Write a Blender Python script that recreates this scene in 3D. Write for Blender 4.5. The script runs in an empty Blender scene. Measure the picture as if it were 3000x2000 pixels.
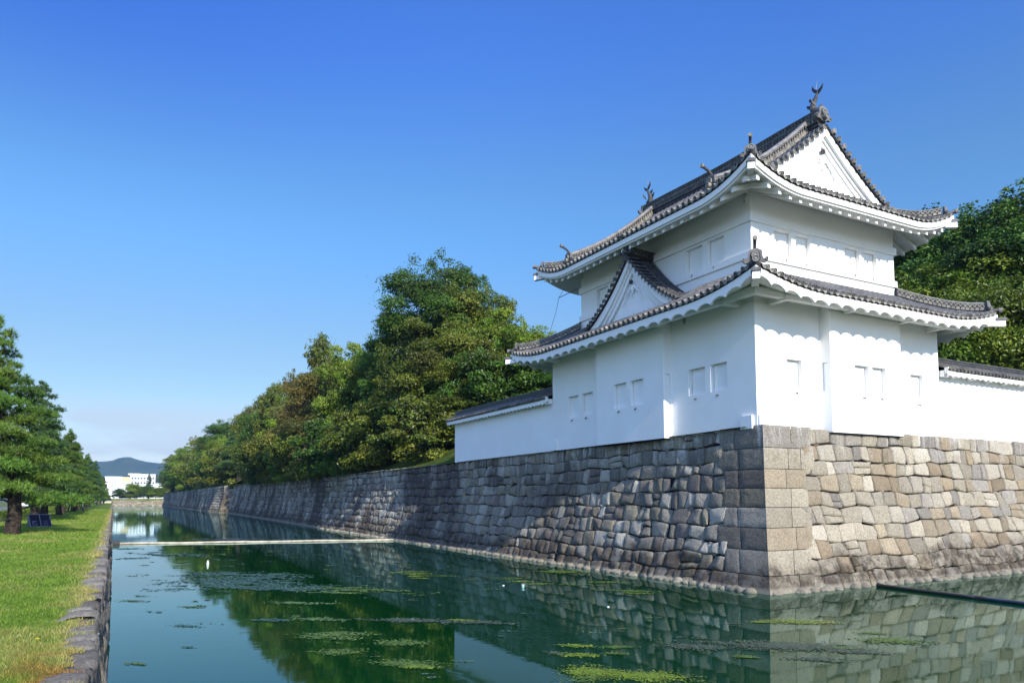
import bpy, math, random
import numpy as np
from mathutils import Matrix, Vector

C = bpy.context.scene
COL = C.collection
R = math.radians
PI = math.pi

# ------------------------------------------------------------------ camera
YAW, PITCH, ROLL, EYE = R(28.447), R(4.071), R(-0.1614), 3.5
cam = bpy.data.cameras.new('camera')
cam.sensor_width = 36.0
cam.lens = 36.0 * 2150.67 / 3000
cam.shift_y = 307.53 / 3000
cam.clip_start, cam.clip_end = 0.1, 20000
co = bpy.data.objects.new('camera', cam)
COL.objects.link(co)
fw = Vector((math.sin(YAW) * math.cos(PITCH), math.cos(YAW) * math.cos(PITCH), math.sin(PITCH)))
r0 = Vector((math.cos(YAW), -math.sin(YAW), 0))
u0 = r0.cross(fw)
r1 = r0 * math.cos(ROLL) + u0 * math.sin(ROLL)
u1 = -r0 * math.sin(ROLL) + u0 * math.cos(ROLL)
co.matrix_world = Matrix(((r1.x, u1.x, -fw.x, 0), (r1.y, u1.y, -fw.y, 0), (r1.z, u1.z, -fw.z, EYE), (0, 0, 0, 1)))
C.camera = co

# ------------------------------------------------------------------ sky, sun, exposure
SUN_EL, SUN_ROT = 27.2, 181.0
w = bpy.data.worlds.new('World')
C.world = w
w.use_nodes = True
nt = w.node_tree
nt.nodes.clear()
out = nt.nodes.new('ShaderNodeOutputWorld')
bg = nt.nodes.new('ShaderNodeBackground')
sky = nt.nodes.new('ShaderNodeTexSky')
sky.sky_type = 'NISHITA'
sky.sun_disc = False
sky.sun_elevation = R(SUN_EL)
sky.sun_rotation = R(SUN_ROT)
sky.altitude = 50
sky.air_density = 1.0
sky.dust_density = 0.0
sky.ozone_density = 6.0
bg.inputs['Strength'].default_value = 0.15
# thin low cloud bank near the horizon, by view direction
tc = nt.nodes.new('ShaderNodeTexCoord')
sep = nt.nodes.new('ShaderNodeSeparateXYZ')
nt.links.new(tc.outputs['Generated'], sep.inputs[0])
mp = nt.nodes.new('ShaderNodeMapping')
mp.inputs['Scale'].default_value = (3.2, 3.2, 17)
nt.links.new(tc.outputs['Generated'], mp.inputs[0])
ns = nt.nodes.new('ShaderNodeTexNoise')
ns.inputs['Scale'].default_value = 1.3
ns.inputs['Detail'].default_value = 7
ns.inputs['Roughness'].default_value = 0.55
nt.links.new(mp.outputs[0], ns.inputs['Vector'])
cr = nt.nodes.new('ShaderNodeMapRange')
cr.interpolation_type = 'SMOOTHSTEP'
cr.inputs[1].default_value, cr.inputs[2].default_value = 0.42, 0.60
nt.links.new(ns.outputs[0], cr.inputs[0])
up_ = nt.nodes.new('ShaderNodeMapRange'); up_.interpolation_type = 'SMOOTHSTEP'
up_.inputs[1].default_value, up_.inputs[2].default_value = 0.135, 0.095
nt.links.new(sep.outputs['Z'], up_.inputs[0])
m1 = nt.nodes.new('ShaderNodeMath'); m1.operation = 'MULTIPLY'
nt.links.new(cr.outputs[0], m1.inputs[0]); nt.links.new(up_.outputs[0], m1.inputs[1])
m2 = nt.nodes.new('ShaderNodeMath'); m2.operation = 'MULTIPLY'
m2.inputs[1].default_value = 0.6
nt.links.new(m1.outputs[0], m2.inputs[0])
mx = nt.nodes.new('ShaderNodeMix'); mx.data_type = 'RGBA'
nt.links.new(m2.outputs[0], mx.inputs['Factor'])
# deepen the blue upwards and calm the white horizon, by elevation of the view direction
grade = nt.nodes.new('ShaderNodeValToRGB')
grade.color_ramp.interpolation = 'EASE'
GR = [(0.0, (.98, .78, .70)), (0.07, (.92, .74, .66)), (0.16, (.84, .75, .64)), (0.36, (.745, .95, 1.0)), (0.57, (.56, .856, 1.35)), (1.0, (.6, .9, 1.4))]
while len(grade.color_ramp.elements) < len(GR):
    grade.color_ramp.elements.new(0.5)
for e_, (p_, c_) in zip(grade.color_ramp.elements, GR):
    e_.position = p_
for e_, (p_, c_) in zip(grade.color_ramp.elements, GR):
    e_.color = (*[v * .5 for v in c_], 1)
nt.links.new(sep.outputs['Z'], grade.inputs[0])
gm_ = nt.nodes.new('ShaderNodeMix'); gm_.data_type = 'RGBA'; gm_.blend_type = 'MULTIPLY'
gm_.inputs['Factor'].default_value = 1.0
g2_ = nt.nodes.new('ShaderNodeVectorMath'); g2_.operation = 'SCALE'; g2_.inputs['Scale'].default_value = 2.0
nt.links.new(grade.outputs[0], g2_.inputs[0])
nt.links.new(sky.outputs[0], gm_.inputs['A']); nt.links.new(g2_.outputs[0], gm_.inputs['B'])
# the upper sky deepens a little away to the west
def mr_(v, a, b):
    q = nt.nodes.new('ShaderNodeMapRange'); q.interpolation_type = 'SMOOTHSTEP'
    q.inputs[1].default_value, q.inputs[2].default_value = a, b
    nt.links.new(v, q.inputs[0]); return q.outputs[0]
wx_ = nt.nodes.new('ShaderNodeMath'); wx_.operation = 'MULTIPLY'
nt.links.new(mr_(sep.outputs['X'], 0.45, -0.15), wx_.inputs[0]); nt.links.new(mr_(sep.outputs['Z'], 0.3, 0.56), wx_.inputs[1])
wk_ = nt.nodes.new('ShaderNodeMix'); wk_.data_type = 'RGBA'; wk_.blend_type = 'MULTIPLY'
nt.links.new(wx_.outputs[0], wk_.inputs['Factor'])
nt.links.new(gm_.outputs['Result'], wk_.inputs['A']); wk_.inputs['B'].default_value = (0.66, 0.72, 0.86, 1)
nt.links.new(wk_.outputs['Result'], mx.inputs['A'])
mx.inputs['B'].default_value = (3.6, 4.0, 4.5, 1)
# broad glow round the sun, added behind the camera to fill shaded walls
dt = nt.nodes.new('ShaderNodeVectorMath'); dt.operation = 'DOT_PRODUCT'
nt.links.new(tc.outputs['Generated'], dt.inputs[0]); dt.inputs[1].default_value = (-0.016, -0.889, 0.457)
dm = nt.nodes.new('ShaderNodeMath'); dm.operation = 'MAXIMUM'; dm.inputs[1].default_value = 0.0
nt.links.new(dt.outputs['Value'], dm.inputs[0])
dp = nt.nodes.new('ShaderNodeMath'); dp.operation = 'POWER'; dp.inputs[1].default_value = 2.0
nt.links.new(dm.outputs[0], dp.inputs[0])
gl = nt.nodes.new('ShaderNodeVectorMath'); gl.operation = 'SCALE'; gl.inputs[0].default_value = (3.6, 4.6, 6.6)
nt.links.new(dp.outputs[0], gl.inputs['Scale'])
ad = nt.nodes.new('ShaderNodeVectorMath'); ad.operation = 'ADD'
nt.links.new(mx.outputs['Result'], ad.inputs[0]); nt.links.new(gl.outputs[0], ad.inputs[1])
# glow low in the west, out of view, added to brighten the left wall
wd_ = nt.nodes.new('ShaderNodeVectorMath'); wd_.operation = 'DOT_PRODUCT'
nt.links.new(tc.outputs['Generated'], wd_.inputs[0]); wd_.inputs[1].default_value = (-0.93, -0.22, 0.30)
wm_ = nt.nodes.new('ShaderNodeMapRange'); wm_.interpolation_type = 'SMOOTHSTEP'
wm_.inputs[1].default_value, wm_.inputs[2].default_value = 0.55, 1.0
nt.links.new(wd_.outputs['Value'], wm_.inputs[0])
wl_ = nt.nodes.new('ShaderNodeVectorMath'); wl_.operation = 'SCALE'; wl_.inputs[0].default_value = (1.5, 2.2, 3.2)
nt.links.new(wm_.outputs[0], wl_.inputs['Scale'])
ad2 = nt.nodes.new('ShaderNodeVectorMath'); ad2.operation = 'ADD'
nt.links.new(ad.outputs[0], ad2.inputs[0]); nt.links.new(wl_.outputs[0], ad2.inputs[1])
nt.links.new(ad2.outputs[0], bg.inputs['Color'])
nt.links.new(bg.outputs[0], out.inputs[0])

sl = bpy.data.lights.new('sun', 'SUN')
sl.energy = 5.0
sl.angle = R(0.5)
sl.color = (1.0, 0.91, 0.77)
so = bpy.data.objects.new('sun', sl)
COL.objects.link(so)
so.rotation_euler = Vector((0.018, 1.0, -0.515)).to_track_quat('-Z', 'Y').to_euler()
so.location = (5, -60, 60)

C.view_settings.view_transform = 'Standard'
C.view_settings.look = 'None'
C.view_settings.exposure = 0.37
C.view_settings.gamma = 1.0
C.cycles.max_bounces = 7
C.cycles.transparent_max_bounces = 8
C.cycles.caustics_reflective = False
C.cycles.caustics_refractive = False

rng = np.random.default_rng(11)
random.seed(5)

# ------------------------------------------------------------------ material helpers
def newmat(name):
    m = bpy.data.materials.new(name)
    m.use_nodes = True
    n = m.node_tree
    n.nodes.clear()
    o = n.nodes.new('ShaderNodeOutputMaterial')
    b = n.nodes.new('ShaderNodeBsdfPrincipled')
    n.links.new(b.outputs[0], o.inputs[0])
    return m, n, b, o

def N(n, t, **k):
    x = n.nodes.new(t)
    for a, v in k.items():
        setattr(x, a, v)
    return x

def noise(n, scale, detail=4, rough=0.6, vec=None, stretch=None):
    x = N(n, 'ShaderNodeTexNoise')
    x.inputs['Scale'].default_value = scale
    x.inputs['Detail'].default_value = detail
    x.inputs['Roughness'].default_value = rough
    if vec is None:
        vec = N(n, 'ShaderNodeNewGeometry').outputs['Position']
    if stretch:
        mp = N(n, 'ShaderNodeMapping')
        mp.inputs['Scale'].default_value = stretch
        n.links.new(vec, mp.inputs[0])
        vec = mp.outputs[0]
    n.links.new(vec, x.inputs['Vector'])
    return x.outputs[0]

def rng_map(n, v, a, b, c=0.0, d=1.0, smooth=True):
    x = N(n, 'ShaderNodeMapRange')
    if smooth:
        x.interpolation_type = 'SMOOTHSTEP'
    x.inputs[1].default_value, x.inputs[2].default_value = a, b
    x.inputs[3].default_value, x.inputs[4].default_value = c, d
    n.links.new(v, x.inputs[0])
    return x.outputs[0]

def math_(n, op, a, b):
    x = N(n, 'ShaderNodeMath', operation=op)
    for i, v in enumerate((a, b)):
        if isinstance(v, (int, float)):
            x.inputs[i].default_value = v
        else:
            n.links.new(v, x.inputs[i])
    return x.outputs[0]

def mixc(n, f, a, b, blend='MIX'):
    x = N(n, 'ShaderNodeMix', data_type='RGBA', blend_type=blend)
    for k, v in (('Factor', f), ('A', a), ('B', b)):
        if isinstance(v, (int, float)):
            x.inputs[k].default_value = v
        elif isinstance(v, tuple):
            x.inputs[k].default_value = (*v, 1) if len(v) == 3 else v
        else:
            n.links.new(v, x.inputs[k])
    return x.outputs['Result']

def bump(n, b, h, strength=0.4, dist=0.05):
    x = N(n, 'ShaderNodeBump')
    x.inputs['Strength'].default_value = strength
    x.inputs['Distance'].default_value = dist
    n.links.new(h, x.inputs['Height'])
    n.links.new(x.outputs[0], b.inputs['Normal'])

def tint_attr(n):
    a = N(n, 'ShaderNodeAttribute', attribute_name='tint')
    return a.outputs['Color']

def simple(name, c, rough=0.8, spec=0.3, var=0.25, scale=3.0, bmp=0.0, tint=False, metal=0.0):
    m, n, b, o = newmat(name)
    nz = noise(n, scale)
    lo = tuple(x * (1 - var) for x in c)
    hi = tuple(min(1, x * (1 + var)) for x in c)
    col = mixc(n, rng_map(n, nz, 0.3, 0.7), lo, hi)
    if tint:
        col = mixc(n, 1.0, col, tint_attr(n), 'MULTIPLY')
    n.links.new(col, b.inputs['Base Color'])
    b.inputs['Roughness'].default_value = rough
    b.inputs['Specular IOR Level'].default_value = spec
    b.inputs['Metallic'].default_value = metal
    if bmp:
        bump(n, b, noise(n, scale * 6), bmp, 0.03)
    return m

# plaster
def plaster_mat():
    m, n, b, o = newmat('white_plaster')
    a = noise(n, 0.6, 5)
    col = mixc(n, rng_map(n, a, 0.35, 0.7), (0.85, 0.85, 0.835), (0.89, 0.89, 0.88))
    st = noise(n, 1.0, 5, 0.65, stretch=(5, 5, 0.35))
    col = mixc(n, rng_map(n, st, 0.60, 0.85, 0, 0.26), col, (0.58, 0.57, 0.53))
    n.links.new(col, b.inputs['Base Color'])
    b.inputs['Roughness'].default_value = 0.85
    b.inputs['Specular IOR Level'].default_value = 0.2
    bump(n, b, noise(n, 9, 6), 0.05, 0.005)
    return m
PLASTER = plaster_mat()
DARK = simple('dark_gap', (0.02, 0.02, 0.022), 0.9, 0.1)
IRON = simple('iron', (0.03, 0.03, 0.033), 0.5, 0.4)

def tile_mat(name, lo, hi, moss=0.3):
    m, n, b, o = newmat(name)
    col = mixc(n, rng_map(n, noise(n, 3.5, 6), 0.3, 0.7), lo, hi)
    col = mixc(n, rng_map(n, noise(n, 1.1, 6, 0.7), 0.52, 0.75, 0, moss), col, (0.27, 0.25, 0.19))
    col = mixc(n, 1.0, col, tint_attr(n), 'MULTIPLY')
    n.links.new(col, b.inputs['Base Color'])
    b.inputs['Roughness'].default_value = 0.5
    b.inputs['Specular IOR Level'].default_value = 0.45
    bump(n, b, noise(n, 30, 3), 0.3, 0.01)
    return m
TILE = tile_mat('roof_tile', (0.075, 0.075, 0.08), (0.165, 0.16, 0.158))
TILE_END = tile_mat('roof_tile_end', (0.12, 0.117, 0.115), (0.27, 0.262, 0.245), 0.5)
TILE_DK = tile_mat('roof_tile_dark', (0.035, 0.035, 0.04), (0.075, 0.073, 0.075), 0.15)

def stone_mat(name, water_stain=True, gain=1.0):
    m, n, b, o = newmat(name)
    pos = N(n, 'ShaderNodeNewGeometry').outputs['Position']
    sx = N(n, 'ShaderNodeSeparateXYZ')
    n.links.new(pos, sx.inputs[0])
    col = tint_attr(n)
    grain = noise(n, 15, 5, 0.8)
    col = mixc(n, 1.0, col, mixc(n, rng_map(n, grain, 0.3, 0.7), (0.62, 0.62, 0.62), (1.3, 1.3, 1.3)), 'MULTIPLY')
    blot = noise(n, 1.7, 6, 0.65)
    col = mixc(n, rng_map(n, blot, 0.5, 0.75, 0, 0.55), col, mixc(n, 1.0, col, (0.62, 0.58, 0.54), 'MULTIPLY'))
    if water_stain:
        # white lime wash running down from the plaster at the top
        lime = noise(n, 1.0, 6, 0.7, stretch=(3.2, 3.2, 0.25))
        zt = rng_map(n, sx.outputs['Z'], 4.6, 6.5)
        f = math_(n, 'MULTIPLY', rng_map(n, lime, 0.5, 0.66), zt)
        col = mixc(n, math_(n, 'MULTIPLY', f, math_(n, 'MULTIPLY', rng_map(n, grain, 0.3, 0.55), 0.85)), col, (0.66, 0.65, 0.63))
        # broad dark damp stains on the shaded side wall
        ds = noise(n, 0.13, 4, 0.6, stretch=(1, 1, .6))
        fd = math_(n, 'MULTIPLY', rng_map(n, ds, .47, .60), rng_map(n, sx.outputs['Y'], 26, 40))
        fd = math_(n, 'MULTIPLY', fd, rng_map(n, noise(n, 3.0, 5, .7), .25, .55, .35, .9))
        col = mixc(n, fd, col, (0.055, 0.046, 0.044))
        # purple-brown algae band over the water, pale lime line at the water
        alg = noise(n, 0.22, 5, 0.6)
        za = math_(n, 'ADD', sx.outputs['Z'], math_(n, 'MULTIPLY', alg, -3.6))
        fa = math_(n, 'MULTIPLY', rng_map(n, za, -0.2, -1.0), rng_map(n, noise(n, 2.2, 5, 0.7), 0.35, 0.6, 0.3, 0.95))
        col = mixc(n, fa, col, (0.072, 0.058, 0.043))
        fl = rng_map(n, math_(n, 'ADD', sx.outputs['Z'], math_(n, 'MULTIPLY', noise(n, 1.5), -0.16)), 0.16, 0.02)
        col = mixc(n, math_(n, 'MULTIPLY', fl, 0.6), col, (0.36, 0.33, 0.26))
    if gain != 1.0:
        col = mixc(n, 1.0, col, (gain, gain, gain), 'MULTIPLY')
    n.links.new(col, b.inputs['Base Color'])
    b.inputs['Roughness'].default_value = 0.9
    b.inputs['Specular IOR Level'].default_value = 0.25
    h = math_(n, 'ADD', math_(n, 'MULTIPLY', noise(n, 13, 5, 0.75), 0.9), math_(n, 'MULTIPLY', noise(n, 5, 4), 0.7))
    b.inputs['Diffuse Roughness'].default_value = 1.0
    bump(n, b, h, 1.0, 0.09)
    return m
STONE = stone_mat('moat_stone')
BANKSTONE = stone_mat('bank_stone', False)
JOINT = simple('stone_joint', (0.035, 0.032, 0.028), 0.95, 0.1)

def leaf_mat(name, c, trans=0.14, rough=0.42, var=0.35):
    m, n, b, o = newmat(name)
    oi = N(n, 'ShaderNodeObjectInfo')
    col = mixc(n, 1.0, c, tint_attr(n), 'MULTIPLY')
    k = rng_map(n, oi.outputs['Random'], 0, 1, 1 - var * 0.5, 1 + var * 0.5, False)
    hsv = N(n, 'ShaderNodeHueSaturation')
    n.links.new(col, hsv.inputs['Color'])
    n.links.new(k, hsv.inputs['Value'])
    hsv.inputs['Hue'].default_value = 0.5
    col = hsv.outputs[0]
    n.links.new(col, b.inputs['Base Color'])
    b.inputs['Roughness'].default_value = rough
    b.inputs['Specular IOR Level'].default_value = 0.35
    t = N(n, 'ShaderNodeBsdfTranslucent')
    tcol = mixc(n, 1.0, col, (1.3, 1.5, 0.5), 'MULTIPLY')
    n.links.new(tcol, t.inputs['Color'])
    ms = N(n, 'ShaderNodeMixShader')
    ms.inputs[0].default_value = trans
    n.links.new(b.outputs[0], ms.inputs[1])
    n.links.new(t.outputs[0], ms.inputs[2])
    n.links.new(ms.outputs[0], o.inputs[0])
    return m
LEAF_DEEP = leaf_mat('leaf_deep', (0.058, 0.122, 0.016))
LEAF_OLIVE = leaf_mat('leaf_olive', (0.100, 0.135, 0.018))
LEAF_BRIGHT = leaf_mat('leaf_bright', (0.125, 0.195, 0.020))
LEAF_BROWN = leaf_mat('leaf_brown', (0.110, 0.108, 0.025))
NEEDLE = leaf_mat('pine_needle', (0.080, 0.150, 0.022), 0.15, 0.5)
NEEDLE_BLUE = leaf_mat('pine_needle_blue', (0.055, 0.120, 0.034), 0.15, 0.5)
BARK = simple('bark', (0.042, 0.034, 0.028), 0.95, 0.1, 0.5, 6, 0.8)
GRASS = leaf_mat('grass_blade', (1.0, 1.0, 1.0), 0.25, 0.6, 0.0)
WEED = leaf_mat('water_weed', (1.0, 1.0, 1.0), 0.0, 0.55, 0.0)

# ------------------------------------------------------------------ mesh builder
class MB:
    def __init__(s):
        s.V, s.F, s.T, s.M, s.n = [], [], [], [], 0
    def add(s, V, F, tint=(1, 1, 1), mi=0):
        V = np.asarray(V, float).reshape(-1, 3)
        if not isinstance(F, np.ndarray):
            by = {}
            for f in F:
                by.setdefault(len(f), []).append(f)
            Fs = [np.array(x, int) for x in by.values()]
        else:
            Fs = [F.astype(int)]
        for f in Fs:
            s.F.append(f + s.n)
            s.M.append(np.full(len(f), mi, np.int32))
        s.V.append(V)
        t = np.asarray(tint, float)
        s.T.append(np.tile(t, (len(V), 1)) if t.ndim == 1 else t)
        s.n += len(V)
    def obox(s, o, a, b, c, **k):
        o, a, b, c = (np.asarray(x, float) for x in (o, a, b, c))
        V = [o, o + a, o + a + b, o + b, o + c, o + a + c, o + a + b + c, o + b + c]
        s.add(V, [(0, 3, 2, 1), (4, 5, 6, 7), (0, 1, 5, 4), (1, 2, 6, 5), (2, 3, 7, 6), (3, 0, 4, 7)], **k)
    def box(s, x0, x1, y0, y1, z0, z1, **k):
        s.obox((x0, y0, z0), (x1 - x0, 0, 0), (0, y1 - y0, 0), (0, 0, z1 - z0), **k)
    def grid(s, P, **k):
        P = np.asarray(P, float)
        n, m = P.shape[:2]
        i = np.arange(n - 1)[:, None] * m + np.arange(m - 1)[None]
        F = np.stack([i, i + 1, i + m + 1, i + m], -1).reshape(-1, 4)
        s.add(P.reshape(-1, 3), F, **k)
    def tube(s, P, rad, n=8, caps=True, **k):
        P = np.asarray(P, float)
        rad = np.broadcast_to(np.asarray(rad, float), (len(P),))
        T = np.gradient(P, axis=0)
        T /= np.linalg.norm(T, axis=1)[:, None] + 1e-9
        ref = np.array([0, 0, 1.0]) if abs(T[0, 2]) < 0.9 else np.array([1.0, 0, 0])
        A = np.cross(T, ref); A /= np.linalg.norm(A, axis=1)[:, None] + 1e-9
        B = np.cross(T, A)
        th = np.linspace(0, 2 * PI, n, endpoint=False)
        V = P[:, None] + rad[:, None, None] * (np.cos(th)[None, :, None] * A[:, None] + np.sin(th)[None, :, None] * B[:, None])
        i = np.arange(len(P) - 1)[:, None] * n + np.arange(n)[None]
        j = np.arange(len(P) - 1)[:, None] * n + (np.arange(n)[None] + 1) % n
        F = [tuple(x) for x in np.stack([i, j, j + n, i + n], -1).reshape(-1, 4)]
        if caps:
            F.append(tuple(range(n))[::-1])
            F.append(tuple(range((len(P) - 1) * n, len(P) * n)))
        s.add(V.reshape(-1, 3), F, **k)
    def prism(s, pts, o, ux, uy, th, **k):
        o, ux, uy, th = (np.asarray(x, float) for x in (o, ux, uy, th))
        P = np.array([o + ux * a + uy * b for a, b in pts])
        n = len(P)
        F = [tuple(range(n)), tuple(range(2 * n - 1, n - 1, -1))]
        F += [(i, (i + 1) % n, (i + 1) % n + n, i + n) for i in range(n)]
        s.add(np.vstack([P, P + th]), F, **k)
    def build(s, name, mats, parent=None, smooth=False):
        if not isinstance(mats, (list, tuple)):
            mats = [mats]
        me = bpy.data.meshes.new(name)
        V = np.vstack(s.V)
        tot = np.concatenate([np.full(len(f), f.shape[1]) for f in s.F])
        lp = np.concatenate([f.ravel() for f in s.F])
        me.vertices.add(len(V)); me.vertices.foreach_set('co', V.astype(np.float32).ravel())
        me.loops.add(len(lp)); me.loops.foreach_set('vertex_index', lp.astype(np.int32))
        st = np.concatenate([[0], np.cumsum(tot)[:-1]])
        me.polygons.add(len(tot)); me.polygons.foreach_set('loop_start', st.astype(np.int32))
        me.polygons.foreach_set('material_index', np.concatenate(s.M))
        me.polygons.foreach_set('use_smooth', np.full(len(tot), bool(smooth)))
        at = me.attributes.new('tint', 'FLOAT_COLOR', 'POINT')
        T = np.vstack(s.T)
        at.data.foreach_set('color', np.hstack([T, np.ones((len(T), 1))]).astype(np.float32).ravel())
        me.update(calc_edges=True)
        for m in mats:
            me.materials.append(m)
        o = bpy.data.objects.new(name, me)
        COL.objects.link(o)
        if parent is not None:
            o.parent = parent
            o.matrix_parent_inverse = Matrix.Translation(parent.location).inverted() if parent.rotation_euler == Vector((0, 0, 0)) or True else Matrix()
        return o

def tag(o, label=None, cat=None, group=None, kind=None):
    for k, v in (('label', label), ('category', cat), ('group', group), ('kind', kind)):
        if v:
            o[k] = v
    return o

def thing(name, label, cat, loc, group=None):
    o = bpy.data.objects.new(name, None)
    o.empty_display_size = 0.3
    o.location = loc
    COL.objects.link(o)
    return tag(o, label, cat, group)

def clone(root, loc, rz=0, sc=1.0, mats=None):
    r = root.copy(); COL.objects.link(r)
    r.location = loc; r.rotation_euler = (0, 0, rz)
    r.scale = (sc, sc, sc) if not isinstance(sc, (tuple, list)) else sc
    for ch in root.children:
        c = ch.copy(); COL.objects.link(c); c.parent = r
        if mats and ch.name.startswith('crown'):
            c.material_slots[0].link = 'OBJECT'
            c.material_slots[0].material = mats
    return r

def unit(v):
    v = np.asarray(v, float)
    return v / np.linalg.norm(v)

# ------------------------------------------------------------------ ground, water
WALL_Y = np.array([19.23, 40, 60, 90, 117, 210.0])
WALL_X = np.array([21.04, 21.1, 21.3, 22.2, 23.4, 26.7])
TOP_Y = np.array([19.2, 24, 37, 51, 120, 210, 482.0])
TOP_Z = np.array([6.44, 6.36, 6.28, 6.28, 6.55, 7.25, 7.4])
def wx(y):
    return np.interp(y, WALL_Y, WALL_X)
FAR_X0, FAR_Y0, FAR_Y1 = 24.7, 210.0, 482.0

def grass_color(x, y):
    x, y = np.asarray(x, float), np.asarray(y, float)
    n1 = np.sin(x * 1.9 + 1.3 * np.sin(y * 0.7)) * np.sin(y * 1.1 + 0.8 * np.sin(x * 1.7 + y * .6)) * 0.5 + 0.5
    n2 = np.sin(x * 5.1 + y * 2.3 + 2 * np.sin(y * 1.9)) * np.sin(y * 4.3 - x * 1.7 + np.sin(x * 3)) * 0.5 + 0.5
    n3 = np.sin(x * .9 + y * .33 + 2) * np.sin(y * .41 - x * .5) * .5 + .5
    n = 0.45 * n1 + 0.25 * n2 + 0.3 * n3
    green = np.array([0.125, 0.215, 0.022])
    dry = np.array([0.33, 0.30, 0.10])
    moss = np.array([0.26, 0.155, 0.035])
    f = np.clip((n - 0.45) * 2.6, 0, 1) * 0.55
    e = np.clip((x + .72) / 0.40, 0, 1)
    f = np.clip(f + e * 0.7, 0, 1)[..., None]
    c = green * (1 - f) + dry * f
    m = np.clip((x + 1.0) / 0.4, 0, 1) * np.clip((10.8 - y) / 2, 0, 1) * np.clip(n2 * 1.6 - .15, 0, 1)
    return c * (1 - m[..., None]) + moss * m[..., None]

def bank_edge(y):
    return -0.37 + 0.06 * np.sin(y * 1.7) + 0.07 * np.sin(y * 3.9 + 1) + 0.05 * np.sin(y * 9.1 + .4) + 0.05 * np.sin(y * 17)

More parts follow.
